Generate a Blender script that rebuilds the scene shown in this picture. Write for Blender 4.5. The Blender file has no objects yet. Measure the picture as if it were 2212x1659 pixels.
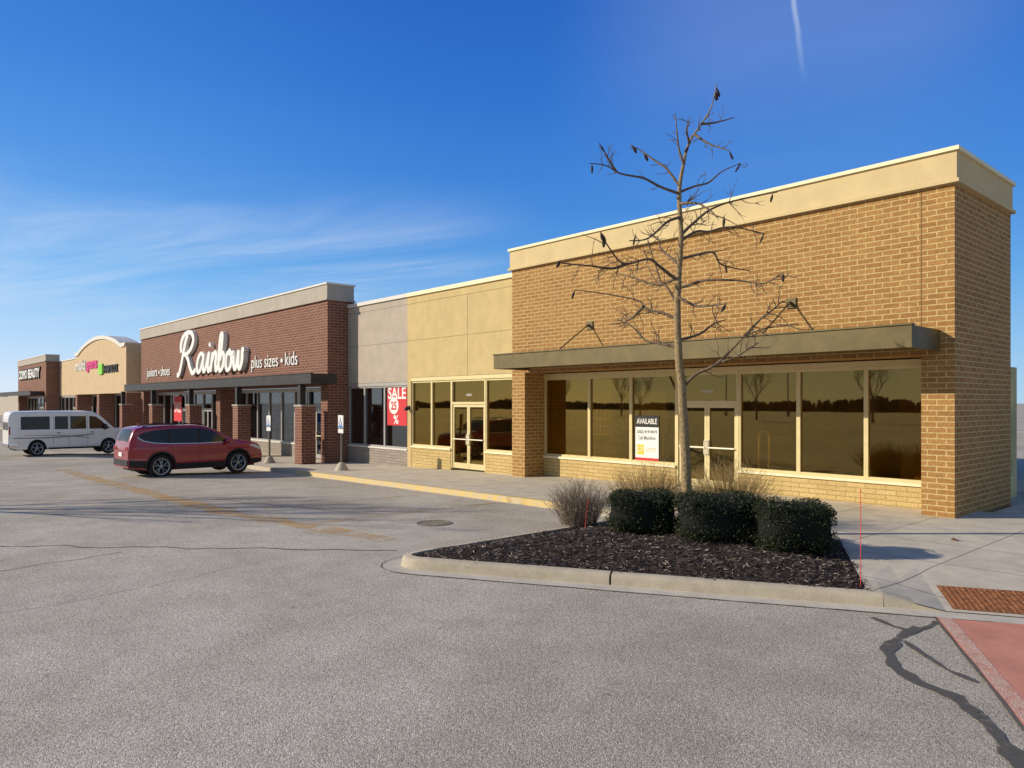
import bpy, bmesh, math, random
from mathutils import Vector, Matrix, noise
random.seed(7)
S=bpy.context.scene; C=S.collection
R=math.radians; PI=math.pi
F=1605.; CX,CY=1106.,870.; H=2.3
FW=(-.7455,.6665); RT=(.6665,.7455)
def onwall(u,v,Y):
    t=(u-CX)/F; d=Y/(FW[1]+RT[1]*t); return d*(FW[0]+RT[0]*t), H-(v-CY)/F*d
def WX(u,Y): return onwall(u,870,Y)[0]
def atd(u,v,d):
    t=(u-CX)/F; return Vector((d*(FW[0]+RT[0]*t), d*(FW[1]+RT[1]*t), H-(v-CY)/F*d))
def ong(u,v,z=0):
    return atd(u,v,(H-z)*F/(v-CY))
# ------------------------------------------------------------------ terrain height
def g1(x):
    if x>=-11: return 0.
    if x>-28: return -.34*(-11-x)/17
    if x>-45: return -.34-.12*(-28-x)/17
    return -.46
def gy(y): return .55 if y<=8 else (1. if y>=12 else .55+.45*(y-8)/4)
def gz(x,y): return g1(x)*gy(y)
# ------------------------------------------------------------------ mesh helpers
OFF={}
def tag(o,label=None,cat=None,group=None,kind=None):
    if label: o['label']=label
    if cat: o['category']=cat
    if group: o['group']=group
    if kind: o['kind']=kind
    return o
def empty(name,loc,label,cat,group=None,rz=0,local=False):
    o=bpy.data.objects.new(name,None); C.objects.link(o); o.location=loc; o.rotation_euler=(0,0,rz)
    o.empty_display_size=.2
    OFF[o.name]=Vector((0,0,0)) if local else Vector(loc)
    return tag(o,label,cat,group)
class MB:
    def __init__(s): s.v=[]; s.f=[]
    def add(s,vs,fs):
        n=len(s.v); s.v+=[tuple(p) for p in vs]; s.f+=[tuple(i+n for i in f) for f in fs]; return s
    def box(s,x0,x1,y0,y1,z0,z1):
        return s.add([(x0,y0,z0),(x1,y0,z0),(x1,y1,z0),(x0,y1,z0),(x0,y0,z1),(x1,y0,z1),(x1,y1,z1),(x0,y1,z1)],
            [(0,3,2,1),(4,5,6,7),(0,1,5,4),(1,2,6,5),(2,3,7,6),(3,0,4,7)])
    def tube(s,pts,rad,n=6,cap=True):
        pts=[Vector(p) for p in pts]
        if not isinstance(rad,(list,tuple)): rad=[rad]*len(pts)
        up=None; vs=[]
        for i,p in enumerate(pts):
            a=pts[max(0,i-1)]; b=pts[min(len(pts)-1,i+1)]; d=(b-a)
            d=d.normalized() if d.length>1e-9 else Vector((0,0,1))
            if up is None:
                up=Vector((1,0,0)) if abs(d.x)<.8 else Vector((0,1,0))
            up=(up-d*up.dot(d)); up=up.normalized() if up.length>1e-6 else d.orthogonal().normalized()
            w=d.cross(up)
            for k in range(n):
                t=2*PI*k/n; vs.append(p+(up*math.cos(t)+w*math.sin(t))*rad[i])
        fs=[]
        for i in range(len(pts)-1):
            for k in range(n):
                k2=(k+1)%n; fs.append((i*n+k,i*n+k2,(i+1)*n+k2,(i+1)*n+k))
        if cap: fs.append(tuple(range(n))[::-1]); fs.append(tuple((len(pts)-1)*n+k for k in range(n)))
        return s.add(vs,fs)
    def lathe(s,prof,c=(0,0,0),axis='z',n=24,close=False):
        vs=[];m=len(prof)
        for k in range(n):
            t=2*PI*k/n
            for r,h in prof:
                a,b=r*math.cos(t),r*math.sin(t)
                p=(a,b,h) if axis=='z' else ((a,h,b) if axis=='y' else (h,a,b))
                vs.append((p[0]+c[0],p[1]+c[1],p[2]+c[2]))
        fs=[]
        for k in range(n):
            k2=(k+1)%n
            for j in range(m-1): fs.append((k*m+j,k2*m+j,k2*m+j+1,k*m+j+1))
        return s.add(vs,fs)
    def prism(s,poly,y0,y1):      # poly of (x,z)
        n=len(poly); vs=[(x,y0,z) for x,z in poly]+[(x,y1,z) for x,z in poly]
        fs=[tuple(range(n)),tuple(range(n,2*n))[::-1]]+[(i,n+i,n+(i+1)%n,(i+1)%n) for i in range(n)]
        return s.add(vs,fs)
    def build(s,name,mat,parent=None,smooth=False,bevel=0,fixn=True,angle=None):
        off=OFF[parent.name] if parent else Vector((0,0,0))
        me=bpy.data.meshes.new(name); me.from_pydata([(p[0]-off.x,p[1]-off.y,p[2]-off.z) for p in s.v],[],s.f)
        if fixn:
            bm=bmesh.new(); bm.from_mesh(me); bmesh.ops.recalc_face_normals(bm,faces=bm.faces); bm.to_mesh(me); bm.free()
        me.update()
        if smooth:
            for p in me.polygons: p.use_smooth=True
            if angle:
                try: me.set_sharp_from_angle(angle=R(angle))
                except Exception: pass
        o=bpy.data.objects.new(name,me); C.objects.link(o); me.materials.append(mat)
        if parent: o.parent=parent
        OFF[o.name]=off
        if bevel:
            b=o.modifiers.new('b','BEVEL'); b.width=bevel; b.segments=2; b.limit_method='ANGLE'
        return o
def crom(pts,k=8):
    P=[Vector(p) for p in pts]; out=[]
    for i in range(len(P)-1):
        p0=P[max(0,i-1)];p1=P[i];p2=P[i+1];p3=P[min(len(P)-1,i+2)]
        for j in range(k):
            t=j/k; out.append(.5*((2*p1)+(p2-p0)*t+(2*p0-5*p1+4*p2-p3)*t*t+(3*p1-p0-3*p2+p3)*t**3))
    out.append(P[-1]); return out
# ------------------------------------------------------------------ node helpers
def nd(nt,t,ins=None,**props):
    n=nt.nodes.new(t)
    for k,v in props.items(): setattr(n,k,v)
    for k,v in (ins or {}).items():
        if isinstance(v,bpy.types.NodeSocket): nt.links.new(v,n.inputs[k])
        else: n.inputs[k].default_value=v
    return n
def c4(c): return (c[0],c[1],c[2],1)
def mth(nt,op,a,b=0.,c=None,clamp=False):
    n=nd(nt,'ShaderNodeMath',{0:a,1:b},operation=op,use_clamp=clamp)
    if c is not None:
        if isinstance(c,bpy.types.NodeSocket): nt.links.new(c,n.inputs[2])
        else: n.inputs[2].default_value=c
    return n.outputs[0]
def mixc(nt,f,a,b,mode='MIX'):
    return nd(nt,'ShaderNodeMixRGB',{0:f,1:a if isinstance(a,bpy.types.NodeSocket) else c4(a),2:b if isinstance(b,bpy.types.NodeSocket) else c4(b)},blend_type=mode).outputs[0]
def smooth(nt,v,a,b):
    return nd(nt,'ShaderNodeMapRange',{0:v,1:a,2:b,3:0.,4:1.},interpolation_type='SMOOTHSTEP',clamp=True).outputs[0]
def ramp(nt,v,stops):
    n=nd(nt,'ShaderNodeValToRGB',{0:v}); e=n.color_ramp.elements
    e[0].position,e[0].color=stops[0][0],c4(stops[0][1]); e[1].position,e[1].color=stops[-1][0],c4(stops[-1][1])
    for p,c in stops[1:-1]:
        x=e.new(p); x.color=c4(c)
    return n.outputs[0]
def newmat(name):
    m=bpy.data.materials.new(name); m.use_nodes=True; nt=m.node_tree; b=nt.nodes['Principled BSDF']; return m,nt,b
def noi(nt,vec,scale,detail=4,rough=.55,dist=0.):
    return nd(nt,'ShaderNodeTexNoise',{'Vector':vec,'Scale':scale,'Detail':detail,'Roughness':rough,'Distortion':dist}).outputs[0]
def pmat(name,col,rough=.8,var=.12,scale=5,bump=0,bscale=60,metal=0,spec=.3,coat=0,stain=0):
    m,nt,b=newmat(name); pos=nd(nt,'ShaderNodeNewGeometry').outputs['Position'] if stain else nd(nt,'ShaderNodeTexCoord').outputs['Object']
    n1=noi(nt,pos,scale,3,.6)
    f=smooth(nt,n1,.3,.7)
    c=mixc(nt,f,[x*(1-var) for x in col],[min(1,x*(1+var)) for x in col])
    if stain:
        mp=nd(nt,'ShaderNodeMapping',{'Vector':pos,'Scale':(1.3,1.3,.16)}).outputs[0]
        s=smooth(nt,noi(nt,mp,1.2,5,.65),.5,.8)
        c=mixc(nt,mth(nt,'MULTIPLY',s,stain),c,[x*.55 for x in col])
    nt.links.new(c,b.inputs['Base Color']); b.inputs['Roughness'].default_value=rough; b.inputs['Metallic'].default_value=metal
    b.inputs['Specular IOR Level'].default_value=spec; b.inputs['Coat Weight'].default_value=coat
    if bump:
        n2=noi(nt,pos,bscale,2,.6)
        bp=nd(nt,'ShaderNodeBump',{'Height':n2,'Strength':bump,'Distance':.01}).outputs[0]; nt.links.new(bp,b.inputs['Normal'])
    return m
def brickmat(name,c1,c2,mortar,bw=.36,rh=.115,ms=.012,rough=.85,soft=.1,dark=.0,bumpd=.008):
    m,nt,b=newmat(name); g=nd(nt,'ShaderNodeNewGeometry'); p=nd(nt,'ShaderNodeSeparateXYZ',{0:g.outputs['Position']}); n=nd(nt,'ShaderNodeSeparateXYZ',{0:g.outputs['True Normal']})
    side=mth(nt,'GREATER_THAN',mth(nt,'ABSOLUTE',n.outputs[0]),.5)
    u=mth(nt,'ADD',mth(nt,'MULTIPLY',p.outputs[0],mth(nt,'SUBTRACT',1.,side)),mth(nt,'MULTIPLY',p.outputs[1],side))
    flat=mth(nt,'GREATER_THAN',mth(nt,'ABSOLUTE',n.outputs[2]),.5)
    zz=mth(nt,'ADD',p.outputs[2],mth(nt,'MULTIPLY',p.outputs[1],flat))
    vec=nd(nt,'ShaderNodeCombineXYZ',{0:mth(nt,'ADD',u,200.),1:mth(nt,'ADD',zz,20.),2:0.}).outputs[0]
    wob=nd(nt,'ShaderNodeVectorMath',{0:nd(nt,'ShaderNodeTexNoise',{'Vector':vec,'Scale':7.,'Detail':1.}).outputs['Color'],1:(.008,.008,0)},operation='MULTIPLY').outputs[0]
    vec2=nd(nt,'ShaderNodeVectorMath',{0:vec,1:wob},operation='ADD').outputs[0]
    br=nd(nt,'ShaderNodeTexBrick',{'Vector':vec2,'Color1':c4(c1),'Color2':c4(c2),'Mortar':c4(mortar),'Scale':1.,'Mortar Size':ms,'Mortar Smooth':soft,'Bias':0.,'Brick Width':bw,'Row Height':rh})
    n1=noi(nt,g.outputs['Position'],24.,2,.7); n2=noi(nt,g.outputs['Position'],.7,4,.6)
    c=mixc(nt,smooth(nt,n1,.25,.75),mixc(nt,1.,br.outputs[0],(.80,.78,.76),'MULTIPLY'),mixc(nt,1.,br.outputs[0],(1.14,1.14,1.14),'MULTIPLY'))
    c=mixc(nt,mth(nt,'MULTIPLY',smooth(nt,n2,.4,.75),.25),c,mixc(nt,1.,c,(.74,.72,.70),'MULTIPLY'))
    nt.links.new(c,b.inputs['Base Color']); b.inputs['Roughness'].default_value=rough; b.inputs['Specular IOR Level'].default_value=.2
    h=mth(nt,'ADD',mth(nt,'SUBTRACT',1.,br.outputs[1]),mth(nt,'MULTIPLY',n1,.35))
    nt.links.new(nd(nt,'ShaderNodeBump',{'Height':h,'Strength':.6,'Distance':bumpd}).outputs[0],b.inputs['Normal'])
    return m
def glassmat(name,tint,refl,fac,k=.5):
    m,nt,b=newmat(name); nt.nodes.remove(b); out=nt.nodes['Material Output']
    tr=nd(nt,'ShaderNodeBsdfTransparent',{0:c4(tint)}); gl=nd(nt,'ShaderNodeBsdfGlossy',{0:c4(refl),'Roughness':.015})
    g=nd(nt,'ShaderNodeTexCoord').outputs['Object']
    bp=nd(nt,'ShaderNodeBump',{'Height':noi(nt,g,.6,1),'Strength':.012,'Distance':.05}).outputs[0]; nt.links.new(bp,gl.inputs['Normal'])
    lw=nd(nt,'ShaderNodeLayerWeight',{0:.35}).outputs[0]
    f=mth(nt,'ADD',mth(nt,'MULTIPLY',lw,k),fac,clamp=True)
    mx=nd(nt,'ShaderNodeMixShader',{0:f,1:tr.outputs[0],2:gl.outputs[0]}); nt.links.new(mx.outputs[0],out.inputs[0]); return m
def islandmat(name,stops,rough=.8,spec=.2,trans=0):
    m,nt,b=newmat(name); g=nd(nt,'ShaderNodeNewGeometry')
    nt.links.new(ramp(nt,g.outputs['Random Per Island'],stops),b.inputs['Base Color']); b.inputs['Roughness'].default_value=rough; b.inputs['Specular IOR Level'].default_value=spec
    return m
def wornmat(name,col,lo,hi,scale=3.,fine=True):
    m,nt,b=newmat(name); out=nt.nodes['Material Output']; p=nd(nt,'ShaderNodeNewGeometry').outputs['Position']
    f=smooth(nt,noi(nt,p,scale,5,.7),lo,hi)
    f=mth(nt,'MULTIPLY',f,smooth(nt,noi(nt,p,90.,2,.6),.3 if fine else .1,.62 if fine else .45))
    b.inputs['Base Color'].default_value=c4(col); b.inputs['Roughness'].default_value=.9
    tr=nd(nt,'ShaderNodeBsdfTransparent'); mx=nd(nt,'ShaderNodeMixShader',{0:f,1:tr.outputs[0],2:b.outputs[0]}); nt.links.new(mx.outputs[0],out.inputs[0]); return m
# ------------------------------------------------------------------ materials
def asphalt():
    m,nt,b=newmat('weathered_asphalt'); p=nd(nt,'ShaderNodeNewGeometry').outputs['Position']
    v=nd(nt,'ShaderNodeTexVoronoi',{'Vector':p,'Scale':100.}); vr=nd(nt,'ShaderNodeSeparateColor',{0:v.outputs['Color']}).outputs[0]
    st=ramp(nt,vr,[(0,(.32,.28,.222)),(.3,(.475,.42,.34)),(.75,(.585,.525,.43)),(1,(.80,.735,.62))])
    ed=smooth(nt,v.outputs['Distance'],.3,.8)
    c=mixc(nt,mth(nt,'MULTIPLY',ed,.45),st,(.25,.217,.172))
    f2=smooth(nt,noi(nt,p,38.,2,.7),.3,.7); c=mixc(nt,f2,mixc(nt,1.,c,(.80,.80,.80),'MULTIPLY'),mixc(nt,1.,c,(1.18,1.18,1.18),'MULTIPLY'))
    f3=smooth(nt,noi(nt,p,1.3,5,.7),.3,.7); c=mixc(nt,f3,mixc(nt,1.,c,(.89,.88,.865),'MULTIPLY'),mixc(nt,1.,c,(1.08,1.08,1.07),'MULTIPLY'))
    f4=smooth(nt,noi(nt,p,.16,4,.6,.8),.4,.65); c=mixc(nt,f4,mixc(nt,1.,c,(.86,.845,.82),'MULTIPLY'),mixc(nt,1.,c,(1.07,1.07,1.07),'MULTIPLY'))
    oil=smooth(nt,noi(nt,p,.7,3,.5),.64,.74); c=mixc(nt,mth(nt,'MULTIPLY',oil,.28),c,(.2,.18,.15))
    spot=smooth(nt,noi(nt,p,5.,2,.5),.69,.76); c=mixc(nt,mth(nt,'MULTIPLY',spot,.4),c,(.17,.145,.12))
    nt.links.new(c,b.inputs['Base Color']); b.inputs['Roughness'].default_value=.9; b.inputs['Specular IOR Level'].default_value=.2
    h=mth(nt,'ADD',mth(nt,'MULTIPLY',v.outputs['Distance'],-.7),mth(nt,'MULTIPLY',noi(nt,p,22.,1),.5))
    nt.links.new(nd(nt,'ShaderNodeBump',{'Height':h,'Strength':.65,'Distance':.009}).outputs[0],b.inputs['Normal']); return m
def concrete(name,col,joint=1.52,jcol=.35):
    m,nt,b=newmat(name); p=nd(nt,'ShaderNodeNewGeometry').outputs['Position']
    f1=smooth(nt,noi(nt,p,2.2,5,.7),.3,.7); c=mixc(nt,f1,[x*.84 for x in col],[x*1.1 for x in col])
    f2=smooth(nt,noi(nt,p,120.,1,.6),.3,.7); c=mixc(nt,f2,mixc(nt,1.,c,(.86,.86,.86),'MULTIPLY'),mixc(nt,1.,c,(1.1,1.1,1.1),'MULTIPLY'))
    dk=smooth(nt,noi(nt,p,.8,5,.7),.58,.75); c=mixc(nt,mth(nt,'MULTIPLY',dk,.3),c,[x*.5 for x in col])
    if joint:
        v=nd(nt,'ShaderNodeVectorMath',{0:p,1:(300.,100.,0)},operation='ADD').outputs[0]
        br=nd(nt,'ShaderNodeTexBrick',{'Vector':v,'Color1':(1,1,1,1),'Color2':(.93,.93,.92,1),'Mortar':(jcol,jcol,jcol,1),'Scale':1.,'Mortar Size':.012,'Mortar Smooth':.3,'Brick Width':joint,'Row Height':joint},offset=0.)
        c=mixc(nt,1.,c,br.outputs[0],'MULTIPLY')
    nt.links.new(c,b.inputs['Base Color']); b.inputs['Roughness'].default_value=.85; b.inputs['Specular IOR Level'].default_value=.25
    nt.links.new(nd(nt,'ShaderNodeBump',{'Height':noi(nt,p,70.,2),'Strength':.35,'Distance':.008}).outputs[0],b.inputs['Normal']); return m
def kerbpaint():
    m,nt,b=newmat('worn_yellow_kerb_paint'); p=nd(nt,'ShaderNodeNewGeometry').outputs['Position']
    f=smooth(nt,noi(nt,p,5.,5,.75),.38,.60)
    c=mixc(nt,mth(nt,'ADD',mth(nt,'MULTIPLY',f,.7),.2),(.46,.395,.29),(.62,.42,.11))
    nt.links.new(c,b.inputs['Base Color']); b.inputs['Roughness'].default_value=.85; return m
m_asph=asphalt(); m_conc=concrete('sidewalk_concrete',(.60,.525,.41)); m_kerb=concrete('kerb_concrete',(.47,.40,.295),0)
m_gutter=concrete('gutter_concrete',(.56,.495,.395),0)
m_ykerb=kerbpaint()
m_tar=wornmat('tar_sealant',(.095,.085,.072),.24,.54,5.,False); m_crack=pmat('crack_dark',(.13,.11,.09),.9)
m_red=concrete('red_paving',(.60,.25,.17),0)
m_rust=pmat('rusty_plate',(.30,.115,.042),.75,.35,14,.4)
m_ybrick=brickmat('golden_brown_brick',(.40,.215,.075),(.325,.165,.054),(.57,.42,.185),.33,.106,.011)
m_rbrick=brickmat('reddish_brown_brick',(.225,.092,.06),(.165,.066,.045),(.34,.23,.175),.36,.115,.013)
m_ystone=brickmat('golden_split_face_stone',(.62,.46,.20),(.54,.39,.16),(.38,.27,.11),.42,.105,.008,bumpd=.02)
m_gstone=brickmat('grey_split_face_stone',(.36,.31,.26),(.31,.265,.22),(.2,.17,.14),.42,.105,.008,bumpd=.02)
m_ystuc=pmat('golden_beige_stucco',(.55,.415,.195),.9,.06,2.2,.25,90,stain=.14)
m_ypar=pmat('cream_stucco_band',(.62,.48,.25),.9,.05,2.2,.2,90,stain=.12)
m_ycap=pmat('pale_yellow_coping',(.84,.74,.47),.6,.05)
m_gstuc=pmat('greyish_beige_stucco',(.43,.36,.285),.9,.06,2.2,.25,90,stain=.2)
m_gpar=pmat('grey_stucco_band',(.41,.36,.30),.9,.06,2.2,.2,90,stain=.2)
m_tstuc=pmat('tan_stucco',(.54,.40,.24),.9,.06,2.2,.2,90,stain=.15)
m_gcap=pmat('pale_grey_coping',(.66,.62,.55),.6,.05)
m_ybronze=pmat('olive_bronze_metal',(.130,.098,.038),.5,.12,3,metal=.2)
m_dark=pmat('dark_bronze_metal',(.035,.034,.035),.5,.15,3,metal=.2)
m_yframe=pmat('pale_yellow_aluminium',(.68,.56,.29),.45,.05,metal=.1)
m_gframe=pmat('silver_aluminium',(.42,.40,.37),.4,.05,metal=.3)
m_bright=pmat('white_handle_metal',(.85,.78,.58),.35,.03)
m_yglass=glassmat('bronze_tinted_glass',(.74,.62,.30),(.90,.78,.36),.11,.42)
m_gglass=glassmat('clear_shop_glass',(.62,.64,.66),(.9,.95,1.),.05,.4)
m_yint=pmat('dim_shop_interior',(.60,.50,.24),.9,.25,1.); m_gint=pmat('dark_shop_interior',(.08,.075,.07),.9)
m_white=pmat('white_sign_face',(.82,.80,.74),.45,.03); m_black=pmat('black_sign_face',(.018,.018,.018),.5)
m_redp=pmat('red_poster',(.62,.03,.04),.6,.05); m_grey=pmat('grey_print',(.25,.25,.25),.7); m_yel=pmat('yellow_print',(.85,.55,.03),.6); m_yel2=pmat('pale_yellow_print',(.80,.62,.30),.6)
m_green=pmat('lime_green_sign',(.22,.62,.05),.5); m_pink=pmat('pink_sign',(.65,.04,.22),.5); m_blue=pmat('blue_sign_print',(.03,.16,.5),.5)
m_purple=pmat('purple_print',(.22,.1,.45),.6)
m_rub=pmat('black_rubber',(.018,.018,.018),.8,.15); m_paintr=pmat('dark_red_car_paint',(.30,.008,.022),.25,.03,3,spec=.5,coat=1.)
m_paintw=pmat('white_van_paint',(.80,.78,.73),.35,.04,3,spec=.5,coat=.5)
m_cglass=pmat('car_glass',(.010,.011,.012),.04,.05,spec=.5); m_chrome=pmat('chrome',(.7,.7,.7),.18,.02,metal=1.)
m_trim=pmat('black_plastic_trim',(.02,.02,.02),.6); m_tail=pmat('red_lamp',(.35,.008,.008),.15,spec=.6); m_lamp=pmat('clear_lamp',(.6,.62,.65),.12,spec=.7)
m_alloy=pmat('grey_alloy',(.38,.38,.39),.3,.05,metal=.7)
m_bark=pmat('tan_bark',(.27,.195,.10),.9,.35,22,.8,45); m_twig=pmat('dark_twig_bark',(.15,.108,.07),.9,.35,14,.3)
m_pod=pmat('dark_seed_pod',(.04,.027,.02),.7,.3)
m_shrub=islandmat('dry_tan_twigs',[(0,(.22,.145,.06)),(.5,(.40,.265,.11)),(1,(.54,.38,.17))])
m_shrubg=islandmat('dry_grey_twigs',[(0,(.11,.08,.06)),(.5,(.22,.165,.12)),(1,(.36,.285,.21))])
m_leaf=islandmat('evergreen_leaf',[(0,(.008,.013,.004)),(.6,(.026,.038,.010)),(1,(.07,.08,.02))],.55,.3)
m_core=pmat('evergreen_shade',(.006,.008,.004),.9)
m_mulchb=pmat('mulch_bed',(.036,.024,.018),.95,.5,20,.9,50)
m_chip=islandmat('mulch_chip',[(0,(.016,.012,.010)),(.45,(.06,.040,.031)),(.8,(.15,.105,.08)),(1,(.42,.34,.27))],.75,.3)
m_stake=pmat('red_marker',(.75,.07,.03),.5); m_far=pmat('distant_branches',(.20,.165,.13),.95,.3,.3)
m_skin=pmat('grey_mannequin',(.45,.42,.40),.5); m_cloth=pmat('dark_garment',(.03,.035,.06),.9,.3)
m_cloth2=pmat('pale_garment',(.4,.42,.5),.9,.3)
m_iron=pmat('cast_iron',(.26,.22,.17),.7,.3,20,.4); m_iron2=pmat('dark_cast_iron',(.17,.145,.11),.8,.3,20)  # second iron is a darker tone for the ring and bars
m_post=pmat('grey_steel_post',(.10,.09,.08),.6)
# ------------------------------------------------------------------ ground
xs=[-3000,-800,-300,-150]+list(range(-120,-45,5))+list(range(-45,-9))+[-5,0,5,10,40,150,500,3000]
ys=[-3000,-800,-300,-100,-40,-20,-10,0,4,6,8,9,10,11,12,14,20,40,100,300,900,3000]
b=MB(); n=len(ys)
b.add([(x,y,gz(x,y)) for x in xs for y in ys],[(i*n+j,(i+1)*n+j,(i+1)*n+j+1,i*n+j+1) for i in range(len(xs)-1) for j in range(n-1)])
tag(b.build('asphalt_ground',m_asph),'worn grey asphalt parking lot',None,None,'structure')
def ribbon(pts,w,dz=.004,jit=0,step=.35):
    P=[];acc=[Vector((p[0],p[1])) for p in pts]
    for a,c in zip(acc,acc[1:]):
        k=max(1,int((c-a).length/step))
        for j in range(k): P.append(a.lerp(c,j/k))
    P.append(acc[-1]); vs=[]
    for i,p in enumerate(P):
        d=(P[min(i+1,len(P)-1)]-P[max(i-1,0)]); d=d.normalized() if d.length else Vector((1,0)); nn=Vector((-d.y,d.x))
        q=p+nn*jit*(noise.noise((p.x*1.7,p.y*1.7,3.3))*1.6+noise.noise((p.x*6,p.y*6,9.))*.6)
        ww=(w[i*(len(w)-1)//max(1,len(P)-1)] if isinstance(w,(list,tuple)) else w)*(1+(.9*noise.noise((p.x*5,p.y*5,1.)) if jit else 0))
        for s_ in (-.5,.5):
            e=q+nn*ww*s_; vs.append((e.x,e.y,gz(e.x,e.y)+dz))
    return MB().add(vs,[(2*i,2*i+1,2*i+3,2*i+2) for i in range(len(P)-1)])
def mark(name,pts,w,mat,dz=.004,jit=0,lab=None,step=.35):
    o=ribbon(pts,w,dz,jit,step).build(name,mat,fixn=False)
    return tag(o,lab,None,None,'structure')
def gp(u,v):
    p=ong(u,v,0); 
    for _ in range(3): p=ong(u,v,gz(p.x,p.y))
    return (p.x,p.y)
m_wy=wornmat('faded_yellow_paint',(.62,.37,.13),.34,.64,1.6); m_ww=wornmat('faded_white_paint',(.80,.75,.64),.38,.62,2.)
mark('parking_line',[(-32,6.0),(-22,6.0),(-16,6.05),(-10.6,6.75)],.46,m_wy,.004,.04)
for i in range(8):
    x=-13.2-2.75*i
    mark('parking_line',[(x,6.5),(x,11.6)],.12,m_ww if i>1 else m_wy,.006)
mark('asphalt_crack',[gp(-60,1178),gp(200,1181),gp(400,1184),gp(640,1186),gp(858,1190)],.035,m_crack,.005,.10,step=.15)
mark('asphalt_crack',[gp(-40,1240),gp(120,1215),gp(260,1192)],.016,m_crack,.005,.10,step=.12)
mark('asphalt_crack',[gp(-60,1083),gp(230,1080),gp(480,1078),gp(660,1076)],.03,m_crack,.005,.10,step=.2)
mark('asphalt_crack',[gp(470,1078),gp(600,1092),gp(700,1100)],.025,m_crack,.0065,.06)
mark('asphalt_crack',[gp(-20,1330),gp(200,1290),gp(420,1245),gp(560,1215)],.008,m_crack,.005,.10,step=.1)
# tar patches right foreground
mark('tar_sealant',[gp(1880,1334),gp(1925,1352),gp(1975,1366),gp(2010,1352),gp(2024,1343)],.055,m_tar,.005,.012,step=.06)
mark('tar_sealant',[gp(1985,1355),gp(1935,1380),gp(1915,1405),gp(1930,1440),gp(1985,1475),gp(2060,1505),gp(2130,1560),gp(2190,1630),gp(2230,1690)],[.10,.13,.12,.11,.11,.12,.13,.14,.15],m_tar,.0065,.015,step=.06)
mark('tar_sealant',[gp(1950,1385),gp(2000,1420),gp(2050,1450),gp(2110,1475)],.06,m_tar,.008,.012,step=.06)
# ------------------------------------------------------------------ island, kerbs, walk
D=Vector((.871,.491)); NN=Vector((-.491,.871))
def Fp(s,w=0): p=Vector((-3.44,8.68))+D*s+NN*w; return p
arc=[]
a0=Vector((-9.05,6.35)); a1=Vector((-9.05,5.50)); a2=Fp(-5.6)
for k in range(13):
    t=k/12; arc.append(a0*(1-t)**2+a1*2*t*(1-t)+a2*t*t)
path=[Vector((-9.05,11.5)),Vector((-9.05,10)),Vector((-9.05,8.)),Vector((-9.05,7.))]+arc+[Fp(s) for s in (-5,-4.2,-3.125)]
path2=[Fp(s) for s in (-3.095,-2.2,-1.2,-.4,0.)]
def kerb(path,mat,name='kerb',tap=None):
    prof=[(0,-.05),(.012,.09),(.03,.125),(.06,.145),(.15,.15),(.16,.06)]
    vs=[];m=len(prof)
    for i,p in enumerate(path):
        d=(path[min(i+1,len(path)-1)]-path[max(i-1,0)]).normalized(); nn=Vector((-d.y,d.x))
        for o_,z in prof:
            q=p+nn*o_; k=1 if tap is None else tap[i]
            vs.append((q.x+random.uniform(-.004,.004),q.y+random.uniform(-.004,.004),z*k+(random.uniform(-.003,.003))))
    fs=[(i*m+j,(i+1)*m+j,(i+1)*m+j+1,i*m+j+1) for i in range(len(path)-1) for j in range(m-1)]
    fs+=[tuple(range(m)),tuple((len(path)-1)*m+j for j in range(m))]
    o=MB().add(vs,fs).build(name,mat,smooth=True,angle=50); return tag(o,None,None,None,'structure')
kerb(path,m_kerb); kerb(path2,m_kerb)
kerb([Fp(.004),Fp(.2),Fp(.4),Fp(.62)],m_kerb,tap=[1,.75,.4,.04])
gpth=path[2:]+path2[1:]+[Fp(1.),Fp(3.),Fp(8.)]
vs=[]
for i,p in enumerate(gpth):
    d=(gpth[min(i+1,len(gpth)-1)]-gpth[max(i-1,0)]).normalized(); nn=Vector((d.y,-d.x))
    for o_ in (-.02,.27):
        q=p+nn*o_; vs.append((q.x,q.y,.0045))
tag(MB().add(vs,[(2*i,2*i+1,2*i+3,2*i+2) for i in range(len(gpth)-1)]).build('gutter',m_gutter,fixn=False),None,None,None,'structure')
ge=[]
for i,p in enumerate(gpth[:-2]):
    d=(gpth[min(i+1,len(gpth)-1)]-gpth[max(i-1,0)]).normalized(); nn=Vector((d.y,-d.x)); q=p+nn*.28; ge.append((q.x,q.y))
mark('asphalt_crack',ge,.02,m_crack,.0085,.008,step=.1)
# walk strip with ramp
b=MB(); ss=[-.15,0,.3,.62,.8,2.6,4.,8.]; wsx=[0,.5,1.0,1.7]
vs=[]
def rampz(s,w):
    f=.14 if s<=0 else (.14-.125*min(1,s/.62) if s<=.62 else .015)
    return f+(.14-f)*min(1,w/1.7)
for s_ in ss:
    for w in wsx:
        p=Fp(s_,w+ (.155 if s_<.1 and w==0 else 0)); vs.append((p.x,p.y,rampz(s_,w)))
k=len(wsx)
b.add(vs,[(i*k+j,(i+1)*k+j,(i+1)*k+j+1,i*k+j+1) for i in range(len(ss)-1) for j in range(k-1)])
E0=Fp(-.15,1.7); E1=Fp(-.15,3.35); B8=Fp(8,1.7)
pts=[E0,E1,Vector((-9.05,11.5)),Vector((-9.05,16.8)),Vector((-4.6,16.8)),Vector((-4.6,40)),Vector((B8.x,40)),B8]
b.add([(p.x,p.y,.14) for p in pts],[tuple(range(len(pts)))])
tag(b.build('sidewalk',m_conc,fixn=False),None,None,None,'structure')
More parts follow.
